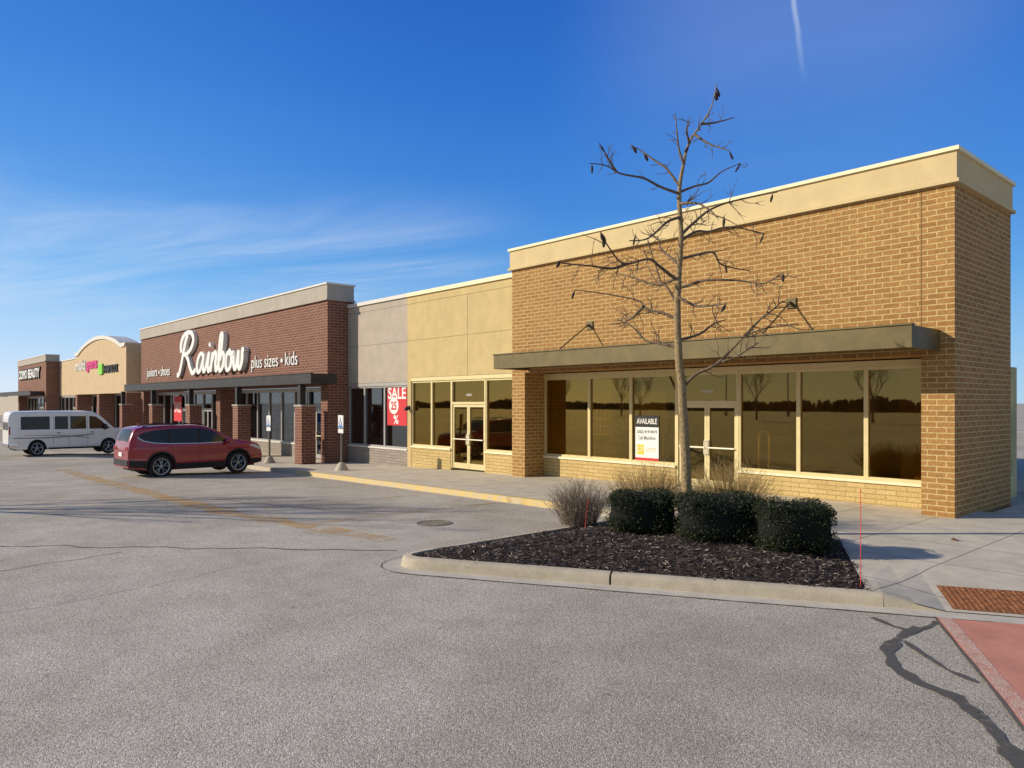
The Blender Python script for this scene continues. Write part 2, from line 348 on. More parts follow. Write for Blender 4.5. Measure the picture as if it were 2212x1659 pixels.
# long sidewalk
def Yc(x): return min(12.05,11.45+max(0,-11.6-x)*.045)
xw=[-9.05,-10,-11]+[-12-i for i in range(34)]+[-50,-60,-75,-90,-115]
b=MB(); b.add([q for x in xw for q in ((x,Yc(x)+.15,g1(x)+.14),(x,16.8,g1(x)+.14))],[(2*i,2*i+1,2*i+3,2*i+2) for i in range(len(xw)-1)])
tag(b.build('sidewalk',m_conc,fixn=False),None,None,None,'structure')
def skerb(x0,x1,mat):
    n=max(2,int(abs(x1-x0)/.8)); P=[]
    vs=[]
    for i in range(n+1):
        x=x0+(x1-x0)*i/n; z=g1(x); y=Yc(x)
        vs+=[(x,y-.01,z-.12),(x,y+.005,z+.11),(x,y+.03,z+.142),(x,y+.155,z+.145)]
    fs=[(i*4+j,i*4+j+1,i*4+5+j,i*4+4+j) for i in range(n) for j in range(3)]
    fs+=[(0,1,2,3),(n*4,n*4+1,n*4+2,n*4+3)]
    return tag(MB().add(vs,fs).build('kerb',mat,smooth=True,angle=40),None,None,None,'structure')
skerb(-9.06,-11.,m_kerb); skerb(-11.01,-25.2,m_ykerb); skerb(-25.21,-115,m_kerb)
mark('gutter',[(-9.3,Yc(-9.3)-.10),(-16,Yc(-16)-.10),(-25,Yc(-25)-.10),(-40,Yc(-40)-.10)],.2,m_gutter,.0045,0,step=.5)
# red crosswalk
q=[Fp(.47,-.27),Fp(.47,-7),Fp(6,-7),Fp(6,-.27)]
tag(MB().add([(p.x,p.y,.0085) for p in q],[(0,1,2,3)]).build('crosswalk',m_red,fixn=False),None,None,None,'structure')
m_wr=wornmat('worn_pale_edge',(.74,.52,.40),.3,.55,6.)
mark('crosswalk_edge',[Fp(.55,-.27),Fp(.55,-6.5)],.13,m_wr,.0125)
mark('asphalt_crack',[Fp(.455,-.26),Fp(.455,-3),Fp(.455,-6.5)],.03,m_crack,.0115,.012)
# tactile plate
t=empty('tactile_plate',(Fp(.8,.12).x,Fp(.8,.12).y,.02),'rust coloured tactile warning plate set in the kerb ramp','paving plate')
def pz(s_,w,dz): p=Fp(s_,w); return (p.x,p.y,rampz(s_,w)+dz)
b=MB().add([pz(.70,.08,.006),pz(2.9,.08,.006),pz(2.9,.93,.006),pz(.70,.93,.006)],[(0,1,2,3)]); b.build('plate',m_rust,t,fixn=False)
b=MB()
for i in range(37):
    for j in range(14):
        p=pz(.74+i*.058,.12+j*.058,.0065); b.lathe([(.019,0),(.014,.007),(0.0005,.007)],p,'z',6)
b.build('domes',m_rust,t)
# ------------------------------------------------------------------ mulch bed
poly=[Vector((-8.93,11.55))]+[p+Vector((.10,.03)) for p in path[1:5]]+[p+Vector((.06,.10)) for p in arc[3:]]+[Fp(-4,.1),Fp(-2,.1),Fp(-.1,.1),Fp(-.12,3.4)]
def inside(x,y,P):
    c=False
    for i in range(len(P)):
        a=P[i];bb=P[i-1]
        if (a.y>y)!=(bb.y>y) and x<(bb.x-a.x)*(y-a.y)/(bb.y-a.y)+a.x: c=not c
    return c
def edged(x,y,P):
    m=9; q=Vector((x,y))
    for i in range(len(P)):
        a=P[i];bb=P[i-1];ab=bb-a; 
        if ab.length<1e-6: continue
        t=max(0,min(1,(q-a).dot(ab)/ab.length_squared)); m=min(m,(q-a-ab*t).length)
    return m
def mulz(x,y):
    e=min(1,edged(x,y,poly)/.8); return .115+.10*e+.03*noise.noise((x*2,y*2,0))+.018*noise.noise((x*9,y*9,5))
b=MB(); st=.1; idx={}
nx=int(6/st);ny=int(6.4/st)
for i in range(nx):
    for j in range(ny):
        x=-9.05+i*st;y=5.4+j*st
        if inside(x+st/2,y+st/2,poly):
            f=[]
            for di,dj in ((0,0),(1,0),(1,1),(0,1)):
                k=(i+di,j+dj)
                if k not in idx:
                    X=x+di*st;Y=y+dj*st; idx[k]=len(b.v); b.v.append((X,Y,mulz(X,Y)-(.04 if not inside(X,Y,poly) else 0)))
                f.append(idx[k])
            b.f.append(tuple(f))
tag(b.build('mulch_bed',m_mulchb,smooth=True),'dark mulch bed of the kerbed island',None,None,'structure')
b=MB(); cnt=0
while cnt<17000:
    x=random.uniform(-9.05,-3.1);y=random.uniform(5.4,11.6)
    if not inside(x,y,poly): continue
    if y-5.4> 3+.6*(x+9) and random.random()<.45: continue
    cnt+=1
    L=random.uniform(.025,.085);W=random.uniform(.006,.017); a=random.uniform(0,PI)
    d=Vector((math.cos(a),math.sin(a),random.uniform(-.4,.4)))*L/2; s_=Vector((-math.sin(a),math.cos(a),random.uniform(-.8,.8)))*W/2
    p=Vector((x,y,mulz(x,y)+random.uniform(.004,.028)))
    b.add([p-d-s_,p+d-s_*.5,p+d+s_*.7,p-d+s_],[(0,1,2,3)])
tag(b.build('mulch_chips',m_chip,fixn=False),'loose dark bark chips covering the planting island','mulch',None,'stuff')
# ------------------------------------------------------------------ storefront pieces
def window(root,x0,x1,Y,z0,z1,fm,gm,lab=None):
    b=MB(); e=.001; fw=.045
    x0+=e;x1-=e
    b.box(x0,x0+fw,Y-.06,Y+.05,z0,z1); b.box(x1-fw,x1,Y-.06,Y+.05,z0,z1)
    b.box(x0+fw,x1-fw,Y-.057,Y+.047,z0,z0+.06); b.box(x0+fw,x1-fw,Y-.057,Y+.047,z1-.06,z1)
    o=b.build('window',fm,root)
    MB().box(x0+fw,x1-fw,Y-.006,Y+.006,z0+.06,z1-.06).build('pane',gm,o)
    return o
def door(root,x0,x1,Y,z0,zt,z1,fm,gm,hm):
    b=MB(); fw=.06
    b.box(x0+.001,x0+fw,Y-.07,Y+.06,z0,z1); b.box(x1-fw,x1-.001,Y-.07,Y+.06,z0,z1)
    b.box(x0+fw,x1-fw,Y-.067,Y+.057,zt,zt+.08); b.box(x0+fw,x1-fw,Y-.067,Y+.057,z1-.06,z1)
    o=b.build('door',fm,root)
    MB().box(x0+fw,x1-fw,Y-.006,Y+.006,zt+.08,z1-.06).build('transom_pane',gm,o)
    xm=(x0+x1)/2
    for a,c,s_ in ((x0+fw+.004,xm-.004,1),(xm+.004,x1-fw-.004,-1)):
        b=MB(); b.box(a,a+.07,Y-.04,Y+.02,z0+.012,zt-.004); b.box(c-.07,c,Y-.04,Y+.02,z0+.012,zt-.004)
        b.box(a+.07,c-.07,Y-.038,Y+.018,z0+.012,z0+.2); b.box(a+.07,c-.07,Y-.038,Y+.018,zt-.1,zt-.004)
        b.build('door_leaf',fm,o)
        MB().box(a+.07,c-.07,Y-.012,Y-.002,z0+.2,zt-.1).build('pane',gm,o)
        hx=c-.035 if s_>0 else a+.035
        b=MB(); zb=z0+1.02
        b.tube([(a+.05,Y-.09,zb),(c-.05,Y-.09,zb)],.02,8); b.tube([(hx,Y-.04,zb-.18),(hx,Y-.1,zb-.16),(hx,Y-.1,zb+.16),(hx,Y-.04,zb+.18)],.018,8)
        b.box(hx-.03,hx+.03,Y-.06,Y-.04,zb-.2,zb+.2)
        b.build('push_bar',hm,o)
    return o
def storefront(root,edges,doors,Y,z0,zs,zh,fm,gm,st,im,cap,depth=4.,zt=None):
    for i,(a,c) in enumerate(zip(edges,edges[1:])):
        if i in doors: door(root,a,c,Y,z0+.002,zt or z0+2.14,zh,fm,gm,m_bright)
        else:
            window(root,a,c,Y,zs,zh,fm,gm)
    runs=[];cur=None
    for i,(a,c) in enumerate(zip(edges,edges[1:])):
        if i in doors: cur=None
        elif cur is None: cur=[a,c]; runs.append(cur)
        else: cur[1]=c
    for a,c in runs:
        MB().box(a,c,Y-.09,Y+.2,z0-.6,zs-.07).build('base_wall',st,root,bevel=.008)
        MB().box(a,c,Y-.13,Y+.22,zs-.068,zs-.002).build('window_sill',cap,root,bevel=.006)
    a,c=edges[0],edges[-1]
    MB().box(a,c,Y-.1,Y+.1,zh+.002,zh+.13).build('window_head',fm,root)
    b=MB(); b.box(a,c,Y+depth,Y+depth+.1,z0-.3,zh+.1); b.box(a,c,Y+.21,Y+depth,z0-.3,z0+.004); b.box(a,c,Y+.105,Y+depth,zh+.03,zh+.1)
    b.box(a-.1,a-.002,Y+.2,Y+depth,z0-.3,zh+.1); b.box(c+.002,c+.1,Y+.2,Y+depth,z0-.3,zh+.1)
    b.build('interior',im,root)
def brick_block(root,x0,x1,Y,zl,zb,zt,bm_,stm,capm,retL,retR,zg):
    pw=.58
    MB().box(x0+pw,x1-pw,Y,Y+1.25,zl,zb).build('brick_wall',bm_,root)
    MB().box(x1-pw,x1,Y,Y+retR,zg-.5,zb).build('corner_pier',bm_,root)
    MB().box(x0,x0+pw,Y,Y+retL,zg-.5,zb).build('corner_pier',bm_,root)
    def ring(o_,z0,z1,name,m):
        b=MB(); b.box(x0-o_,x1+o_,Y-o_,Y+.45,z0,z1); b.box(x1-.5,x1+o_,Y+.45,Y+retR-.1+o_,z0,z1); b.box(x0-o_,x0+.5,Y+.45,Y+retL-.1+o_,z0,z1)
        b.build(name,m,root)
    ring(.10,zb+.001,zb+.07,'ledge',stm); ring(.05,zb+.071,zt-.075,'parapet',stm); ring(.10,zt-.074,zt,'coping',capm)
def canopy(root,x0,x1,Y0,Y1,z0,z1,m,rods=()):
    b=MB(); b.box(x0,x1,Y0,Y0+.07,z0,z1); b.box(x0,x0+.07,Y0+.07,Y1-.003,z0,z1); b.box(x1-.07,x1,Y0+.07,Y1-.003,z0,z1)
    b.box(x0+.07,x1-.07,Y0+.07,Y1-.003,z0+.08,z0+.14)
    b.box(x0-.02,x1+.02,Y0-.025,Y0+.09,z1+.001,z1+.035)
    o=b.build('canopy',m,root,bevel=.006)
    for X,z in rods:
        MB().box(X-.11,X+.11,Y1-.035,Y1-.003,z-.11,z+.11).tube([(X,Y1-.03,z),(X,Y1-.16,z-.02)],.035,8).build('tie_bracket',m,o)
        MB().tube([(X,Y1-.13,z-.02),(X,Y0+.12,z1+.03)],.018,8).build('tie_rod',m,o)
    return o
def text_geo(body,bold=0.):
    cu=bpy.data.curves.new('t','FONT'); cu.body=body; cu.size=1; cu.extrude=.5; cu.offset=bold; cu.resolution_u=4
    ob=bpy.data.objects.new('t',cu); C.objects.link(ob); dg=bpy.context.evaluated_depsgraph_get(); dg.update()
    me=bpy.data.meshes.new_from_object(ob.evaluated_get(dg)); vs=[v.co.copy() for v in me.vertices]; fs=[tuple(p.vertices) for p in me.polygons]
    bpy.data.objects.remove(ob); bpy.data.curves.remove(cu); bpy.data.meshes.remove(me); return vs,fs
def put_text(name,body,x0,x1,z0,z1,Y,depth,mat,parent,bold=0.):
    vs,fs=text_geo(body,bold); ax=min(v.x for v in vs);bx=max(v.x for v in vs);az=min(v.y for v in vs);bz=max(v.y for v in vs)
    W=[(x0+(v.x-ax)/(bx-ax)*(x1-x0),Y-(v.z+.5)*depth,z0+(v.y-az)/(bz-az)*(z1-z0)) for v in vs]
    return MB().add(W,fs).build(name,mat,parent,fixn=False)
def put_words(words,x0,zbase,scale,xsc,Y,depth,mat,parent,bold=0.):
    x=x0
    for w_ in words:
        if w_=='•':
            MB().lathe([(.001,-depth),(.12*scale,-depth),(.12*scale,0),(.001,0)],(x+.16*scale,Y,zbase+.28*scale),'y',14).build('bullet',mat,parent); x+=.55*scale*xsc; continue
        vs,fs=text_geo(w_,bold); bx=max(v.x for v in vs)
        MB().add([(x+v.x*scale*xsc,Y-(v.z+.5)*depth,zbase+v.y*scale) for v in vs],fs).build('word',mat,parent,fixn=False)
        x+=(bx+.30)*scale*xsc
    return x
# ------------------------------------------------------------------ golden corner store
T=empty('storefront_building',(-11,15.4,.14),'golden brown brick corner store with beige parapet and long flat canopy over big windows','shop building')
brick_block(T,-17.22,-4.83,15.4,3.22,6.40,7.07,m_ybrick,m_ypar,m_ycap,1.2,3.5,.14)
xj=WX(1990,15.4)
MB().box(xj-.008,xj+.008,15.396,15.41,3.75,6.39).build('control_joint',pmat('dark_brick_joint',(.20,.12,.04)),T)  # thin dark strip marking the control joint in the brick
ed=[-16.64]+[WX(u,16.3) for u in (1275,1365,1464,1599,1727,1873)]+[-5.415]
storefront(T,ed,{3},16.3,.14,.66,3.06,m_yframe,m_yglass,m_ystone,m_yint,m_ycap,5.,2.27)
rods=[onwall(1275,703,15.4),onwall(1710,655,15.4)]
canopy(T,-16.5,-5.08,14.03,15.4,3.28,3.68,m_ybronze,rods)
dx=(ed[3]+ed[4])/2
put_text('house_number','10428-A',dx-.17,dx+.17,2.55,2.63,16.29,.004,m_white,T)
# beige bay
xb0=WX(880,15.75)
MB().box(xb0,-17.222,15.75,16.4,3.24,6.28).build('stucco_wall',m_ystuc,T)
MB().box(xb0,-17.28,15.68,16.4,6.281,6.42).build('coping',m_ycap,T)
MB().box(xb0,xb0+.24,15.75,16.4,-.5,3.238).build('stucco_wall',m_ystuc,T)
m_joint=pmat('stucco_joint',(.25,.17,.07)); m_gjoint=pmat('grey_stucco_joint',(.2,.17,.15))
xv=WX(1010,15.75)
MB().box(xb0+.01,-17.23,15.747,15.76,4.62,4.635).build('stucco_joint',m_joint,T); MB().box(xv-.007,xv+.007,15.746,15.76,3.25,6.0).build('stucco_joint',m_joint,T); MB().box(xb0+.01,-17.23,15.747,15.76,6.0,6.015).build('stucco_joint',m_joint,T)
eb=[xb0+.245]+[WX(u,15.85) for u in (935,978,1052)]+[-17.225]
storefront(T,eb,{2},15.85,.02,.70,3.10,m_yframe,m_yglass,m_ystone,m_yint,m_ycap,5.,2.25)
dx=(eb[2]+eb[3])/2
put_text('house_number','10428-B',dx-.15,dx+.15,2.53,2.61,15.84,.004,m_white,T)
b=MB(); b.box(-17.2,-5.45,16.66,18.85,5.9,6.1); b.box(-17.2,-7.1,18.851,26,5.9,6.1); b.box(xb0,-17.2,16.41,26,5.7,5.9); b.build('roof',m_gpar,T)
MB().box(-7.1,-6.7,18.92,25.9,-.2,6.4).build('side_wall',m_ystuc,T)
MB().box(xb0,-7.11,25.6,25.95,-.2,5.69).build('rear_wall',m_ystuc,T)
MB().box(-6.69,-5.42,18.6,18.88,-.2,6.3).build('side_wall',m_ystuc,T)
# wall lamp on pale pier
x,z=onwall(884,880,15.75)
t=empty('wall_lamp',(x,15.74,z),'small dark wall lamp on the narrow pier beside the red sale banner','wall lamp')
MB().lathe([(.0,.02),(.07,.0),(.085,-.08),(.07,-.12),(0,-.12)],(x,15.62,z),'z',12).build('shade',m_dark,t,smooth=True)
MB().box(x-.05,x+.05,15.70,15.748,z-.08,z+.06).build('bracket',m_dark,t)
# available sign in window
x0,z1=onwall(1369,897,16.2); x1,z0=onwall(1419,997,16.2)
ysg=16.28
t=empty('window_sign',((x0+x1)/2,ysg,z0),'white availability sign with black header in the corner store window','sign')
hh=z1-z0; ws=x1-x0
MB().box(x0,x1,ysg-.006,ysg,z0,z1).build('board',m_white,t)
MB().box(x0,x1,ysg-.009,ysg-.0065,z1-.26*hh,z1).build('header',m_black,t)
put_text('header_text','AVAILABLE',x0+.05,x1-.05,z1-.19*hh,z1-.07*hh,ysg-.0095,.003,m_white,t,.015)
put_text('phone_number','(262) 419-9419',x0+.06,x1-.06,z1-.42*hh,z1-.325*hh,ysg-.0065,.003,m_black,t,.012)
put_text('contact_text','Call Madeline',x0+.09,x1-.1,z1-.54*hh,z1-.45*hh,ysg-.0065,.003,m_grey,t,.01)
MB().box(x0+.06,x0+.38*ws,ysg-.0085,ysg-.0065,z0+.13*hh,z0+.35*hh).build('logo_panel',m_yel,t)
put_text('logo','CITY',x0+.08,x0+.365*ws,z0+.18*hh,z0+.30*hh,ysg-.009,.003,m_white,t,.0)
put_text('logo_text','COMMERCIAL\nREAL ESTATE',x0+.46*ws,x1-.07,z0+.19*hh,z0+.28*hh,ysg-.0065,.003,m_yel2,t,-.01)
MB().box(x0,x1,ysg-.009,ysg-.0065,z0,z0+.06*hh).build('base_strip',m_redp,t)
# things seen through its windows
def gridpanel(u0,u1,v0,v1,Y,lab):
    x0,z1=onwall(u0,v0,Y); x1,z0=onwall(u1,v1,Y)
    t=empty('display_rack',((x0+x1)/2,Y,.16),lab,'display rack','wire display racks in the empty store')
    b=MB()
    for i in range(6): xx=x0+(x1-x0)*i/5; b.tube([(xx,Y,z0),(xx,Y,z1)],.018,5)
    for i in range(6): zz=z0+(z1-z0)*i/5; b.tube([(x0,Y+.013,zz),(x1,Y+.013,zz)],.018,5)
    b.build('wire_grid',m_bright,t)
    b=MB()
    for xx in (x0,x1): b.tube([(xx,Y+.03,.16),(xx,Y+.03,z1)],.02,6); b.box(xx-.02,xx+.02,Y-.15,Y+.3,.15,.19)
    b.box(x0+.02,x1-.02,Y-.02,Y+.02,.155,.185)
    b.build('stand',m_grey,t)
gridpanel(1282,1322,850,940,16.75,'white wire display rack left of the availability sign inside the empty store')
gridpanel(1335,1365,846,925,16.95,'white wire display rack standing just left behind the availability sign')
x0,z1=onwall(1372,845,17.1); x1,z0=onwall(1438,935,17.1)
t=empty('display_board',((x0+x1)/2,17.1,.16),'pale leaning panel inside the store behind the availability sign','board')
MB().box(x0,x1,17.1,17.15,z0,z1).build('panel',m_bright,t); MB().box(x0+.1,x0+.16,17.16,17.5,.15,z0+.3).build('support',m_grey,t); MB().box(x1-.16,x1-.1,17.16,17.5,.15,z0+.3).build('support',m_grey,t)
x0,zt=onwall(1640,930,17.1); x1,_=onwall(1662,930,17.1)
pts=[(x0,17.1,.16),(x0,17.1,zt-.15)]+[((x0+x1)/2-(x1-x0)/2*math.cos(a*PI/8),17.1,zt-.15+.15*math.sin(a*PI/8)) for a in range(1,8)]+[(x1,17.1,zt-.15),(x1,17.1,.16)]
t=empty('security_gate',((x0+x1)/2,17.1,.16),'white rounded hoop security gate inside the store right of the double doors','security gate')
MB().tube(pts,.035,8).build('hoop',m_bright,t,smooth=True); MB().box(x0-.05,x1+.05,16.95,17.25,.15,.2).build('foot',m_grey,t)
# ------------------------------------------------------------------ red brick store
T=empty('storefront_building',(-41,14.8,-.2),'reddish brown brick store with white cursive lettering and dark canopy on brick pedestals','shop building')
brick_block(T,-54.2,-28.0,14.8,3.02,6.55,7.28,m_rbrick,m_gpar,m_gcap,1.2,1.25,-.3)
MB().box(-40.5,-39.9,14.8,15.75,-.9,3.018).build('wall_pier',m_rbrick,T)
def split(a,c,n): return [a+(c-a)*i/n for i in range(n+1)]
storefront(T,split(-53.615,-40.505,9),{3,6},15.7,-.28,.42,2.86,m_gframe,m_gglass,m_gstone,m_gint,m_gcap,5.,1.9)
storefront(T,split(-39.895,-28.585,8),{6},15.7,-.2,.42,2.86,m_gframe,m_gglass,m_gstone,m_gint,m_gcap,5.,1.95)
canopy(T,-53.8,-27.2,13.65,14.8,3.06,3.46,m_dark)
MB().box(-27.998,xb0-.003,15.75,16.4,3.1,6.28).build('stucco_wall',m_gstuc,T)
MB().box(-27.94,xb0-.003,15.68,16.4,6.281,6.42).build('coping',m_gcap,T)
MB().box(-27.98,xb0-.01,15.747,15.76,6.0,6.015).build('stucco_joint',m_gjoint,T); MB().box(-27.98,xb0-.01,15.747,15.76,4.62,4.635).build('stucco_joint',m_gjoint,T)
eb=[-27.99]+[WX(u,15.85) for u in (790,833)]+[xb0-.005]
storefront(T,eb,set(),15.85,-.15,.55,2.96,m_gframe,m_gglass,m_gstone,m_gint,m_gcap,5.)
b=MB(); b.box(-54.1,-28.1,16.06,40,5.9,6.1); b.box(-28,xb0-.01,16.41,40,5.7,5.9); b.build('roof',m_gpar,T)
MB().box(-54,xb0-.01,39.6,40,-.6,5.7).build('rear_wall',m_gstuc,T)
MB().box(-57.0,-54.25,15.75,16.4,-.9,6.28).build('stucco_wall',m_gstuc,T)
ords=['nearest','second nearest','middle','fourth nearest','farthest']
for i,x in enumerate((-28.1,-34.7,-41.3,-47.9,-54.5)):
    w=.62; zg=g1(x)+.14
    t=empty('brick_pedestal',(x-w/2,13.7+w/2,zg),'%s of five red brick pedestals carrying dark posts under the dark canopy'%ords[i],'pedestal','brick pedestals under the dark canopy')
    MB().box(x-w,x,13.7,13.7+w,zg-.2,2.14).build('pier',m_rbrick,t)
    MB().box(x-w-.04,x+.04,13.66,13.74+w,2.141,2.22).build('cap',m_gpar,t,bevel=.01)
    MB().box(x-w/2-.12,x-w/2+.12,13.73,13.97,2.221,3.058).build('post',m_dark,t)
# cursive sign
def stroke(b,pts,w,x0,z0,Y,dep,k0):
    P=crom([(p[0]+.12*(p[1]-.5)*.6,p[1],0) for p in pts],12); n=len(P); vs=[]
    for i,p in enumerate(P):
        d=(P[min(i+1,n-1)]-P[max(i-1,0)]).normalized(); nn=Vector((-d.y,d.x,0))
        ww=w*(.68+.42*abs(nn.x*.9+nn.y*.1))
        dd=dep+k0*.006+i*.0003
        if i in (0,n-1): ww*=.7
        for s_,y in ((-.5,Y-dd),(.5,Y-dd),(.5,Y),(-.5,Y)):
            q=p+nn*ww*s_; vs.append((x0+q.x,y,z0+q.y))
    fs=[]
    for i in range(n-1):
        for j in range(4): fs.append((4*i+j,4*i+(j+1)%4,4*i+4+(j+1)%4,4*i+4+j))
    fs+=[(0,1,2,3),(4*n-4,4*n-3,4*n-2,4*n-1)]
    b.add(vs,fs)
t=empty('shop_sign',(-41.3,14.79,3.95),'large white raised cursive lettering on the reddish brick wall','shop sign')
SG={'R':[[(.1,.02),(.4,.0),(.75,.4),(1.15,1.2),(1.6,2.0),(1.95,2.25)],[(.8,1.3),(.72,1.75),(1.1,2.2),(1.8,2.40),(2.55,2.3),(2.85,1.9),(2.5,1.45),(1.85,1.18),(1.35,1.15)],[(1.55,1.18),(2.0,.85),(2.4,.35),(2.85,.03),(3.35,.22)]],
'a':[[(4.5,.95),(4.1,1.08),(3.7,.8),(3.55,.35),(3.8,.05),(4.15,.2),(4.45,.6),(4.65,1.05)],[(4.65,1.05),(4.5,.45),(4.65,.06),(5.0,.3)]],
'i':[[(5.0,.3),(5.38,1.05),(5.25,.42),(5.4,.06),(5.72,.3)],[(5.44,1.4),(5.52,1.58)]],
'n':[[(5.72,.02),(5.98,1.05)],[(5.85,.5),(6.2,1.0),(6.5,.95),(6.45,.42),(6.57,.06),(6.85,.3)]],
'b':[[(6.85,.3),(7.25,1.2),(7.35,1.9),(7.1,1.85),(6.95,1.0),(6.95,.3),(7.2,.03),(7.6,.3),(7.68,.8),(7.4,.95),(7.1,.6)]],
'o':[[(8.35,1.02),(7.97,.75),(7.92,.28),(8.2,.02),(8.6,.25),(8.68,.75),(8.4,1.03),(8.55,.85),(8.95,.92)]],
'w':[[(8.9,1.0),(8.98,.3),(9.2,.05),(9.45,.4),(9.6,.98)],[(9.6,.98),(9.58,.3),(9.8,.05),(10.08,.45),(10.12,1.0),(10.2,.85)]]}
k=0
for ch,sts in SG.items():
    b=MB()
    for s_ in sts: k+=1; stroke(b,s_,.33 if ch=='R' else .28,-46.4,3.95,14.79,.16,k)
    b.build('letter',m_white,t)
t=empty('shop_sign',(-49.5,14.79,4.1),'small white lettering juniors and shoes left of the cursive sign','shop sign')
put_words(['juniors','•','shoes'],-52.7,4.0,.86,.93,14.79,.05,m_white,t,.0)
t=empty('shop_sign',(-33.3,14.79,4.1),'small white lettering plus sizes and kids right of the cursive sign','shop sign')
put_words(['plus','sizes','•','kids'],-35.7,3.98,.88,.94,14.79,.05,m_white,t,-.004)
# sale banner
x0,z1=onwall(835,832,15.8); x1,z0=onwall(877,920,15.8); y=15.84
t=empty('sale_banner',((x0+x1)/2,y,z0),'red sale banner with white circle in the grey bay window','banner')
MB().box(x0,x1,y-.004,y+.002,z0,z1).build('cloth',m_redp,t)
put_text('sale_text','SALE',x0+.06,x1-.06,z1-.55,z1-.08,y-.0045,.004,m_white,t,.02)
xc=x0+.33*(x1-x0)+.02; zc=(z0+z1)/2-.02
MB().lathe([(0.001,0),(.33,0),(.33,-.006),(0.001,-.006)],(xc,y-.0045,zc),'y',32).build('circle',m_white,t)
put_text('number','25',xc-.2,xc+.2,zc-.17,zc+.17,y-.0112,.004,m_redp,t,.03)
put_text('percent','%',x0+.45,x0+.8,z0+.06,z0+.4,y-.0045,.004,m_white,t,.02)
def poster(u0,u1,v0,v1,Y,mat,lab,txt=None,tm=None):
    x0,z1=onwall(u0,v0,Y); x1,z0=onwall(u1,v1,Y)
    t=empty('poster',((x0+x1)/2,Y,z0),lab,'poster')
    MB().box(x0,x1,Y-.008,Y-.004,z0,z1).build('sheet',mat,t)
    if txt: put_text('poster_text',txt,x0+.1*(x1-x0),x1-.1*(x1-x0),z0+.35*(z1-z0),z0+.75*(z1-z0),Y-.0085,.004,tm or m_white,t,.01)
poster(376,393,856,910,15.62,m_redp,'red sale poster in the window behind the middle brick pedestals','SALE')
poster(227,238,872,903,15.7,m_white,'white poster with green print in a far store window under the arch','SALE',m_green)
poster(209,216,878,896,15.7,m_purple,'purple poster in a far store window under the arch')
poster(193,201,877,897,15.7,m_white,'narrow white poster in the far store windows left of the purple one')
poster(165,173,878,898,15.7,m_pink,'pink poster in the far store windows under the arch')
# mannequins
def mannequin(u,v0,v1,Y,lab,cm,zf):
    X,zt=onwall(u,v0,Y); h=zt-zf
    t=empty('mannequin',(X,Y,zf),lab,'mannequin','mannequins in the shop windows'); s_=h/1.8
    b=MB()
    for sx in (-1,1):
        b.tube([(X+sx*.1*s_,Y-.03,zf+.03*s_),(X+sx*.1*s_,Y,zf+.1*s_),(X+sx*.1*s_,Y,zf+.5*s_),(X+sx*.09*s_,Y,zf+.9*s_)],[.05*s_,.04*s_,.055*s_,.085*s_],8)
        b.tube([(X+sx*.19*s_,Y,zf+1.42*s_),(X+sx*.26*s_,Y+.02,zf+1.12*s_),(X+sx*.24*s_,Y-.06,zf+.85*s_)],[.05*s_,.04*s_,.03*s_],8)
    b.tube([(X,Y,zf+1.4*s_),(X,Y,zf+1.55*s_)],.05*s_,8); b.lathe([(.001,-.13),(.06,-.1),(.09,0),(.08,.09),(.001,.13)],(X,Y,zf+1.67*s_),'z',12)
    b.build('body',m_skin,t,smooth=True)
    b=MB(); b.lathe([(.17*s_,.72*s_),(.16*s_,.9*s_),(.13*s_,1.1*s_),(.18*s_,1.3*s_),(.19*s_,1.42*s_),(.06*s_,1.5*s_)],(X,Y,zf),'z',14); b.build('garment',cm,t,smooth=True)
mannequin(820,866,960,16.5,'mannequin in dark clothes just left of the red sale banner',m_cloth,-.13)
mannequin(805,880,960,17.2,'mannequin in a pale top behind the grey bay window',m_cloth2,-.13)
mannequin(590,866,948,16.7,'mannequin in dark top left of the right brick corner pier',m_cloth,-.18)
mannequin(550,868,944,16.7,'mannequin in pale top in the second brick store window',m_cloth2,-.18)
# ------------------------------------------------------------------ arched tan store and far brick store
T=empty('storefront_building',(-65,14.6,-.3),'tan stucco store front with a curved arched top between two brick blocks','shop building')
xa,xb=-72.7,-57.05
def archp(o_,zb): 
    P=[(xa-o_,zb),(xb+o_,zb),(xb+o_,6.5+o_)]
    for i in range(17):
        s_=i/16; P.append((xb-1.2-(xb-xa-2.4)*s_,6.5+o_+.95*math.sin(PI*s_)**.8))
    P.append((xa-o_,6.5+o_)); return P
MB().prism(archp(0,3.0),14.6,15.8).build('arched_wall',m_tstuc,T)
P=archp(.05,6.3)[2:]; Q=archp(-.22,6.3)[2:]
MB().prism(P+Q[::-1],14.5,15.85).build('arch_trim',m_gcap,T)
MB().box(xa,xa+.7,14.6,15.8,-1,2.998).build('wall_pier',m_rbrick,T); MB().box(xb-.7,xb,14.6,15.8,-1,2.998).build('wall_pier',m_rbrick,T)
MB().box(-65.3,-64.6,14.6,15.7,-1,2.998).build('wall_pier',m_rbrick,T)
storefront(T,split(xa+.705,-65.305,4),{1},15.8,-.32,.3,2.9,m_gframe,m_gglass,m_gstone,m_gint,m_gcap,4.,1.8)
storefront(T,split(-64.595,xb-.705,4),{2},15.8,-.32,.3,2.9,m_gframe,m_gglass,m_gstone,m_gint,m_gcap,4.,1.8)
MB().box(-85.2,xa-.01,15.75,16.4,3.0,6.35).build('stucco_wall',m_tstuc,T); MB().box(-85.2,xa-.02,15.68,16.4,6.351,6.45).build('coping',m_gcap,T)
storefront(T,split(-85.1,xa-.05,7),{3},15.9,-.32,.3,2.85,m_gframe,m_gglass,m_gstone,m_gint,m_gcap,4.,1.8)
MB().box(-85.1,-54.3,16.41,40,5.7,5.9).build('roof',m_gpar,T)
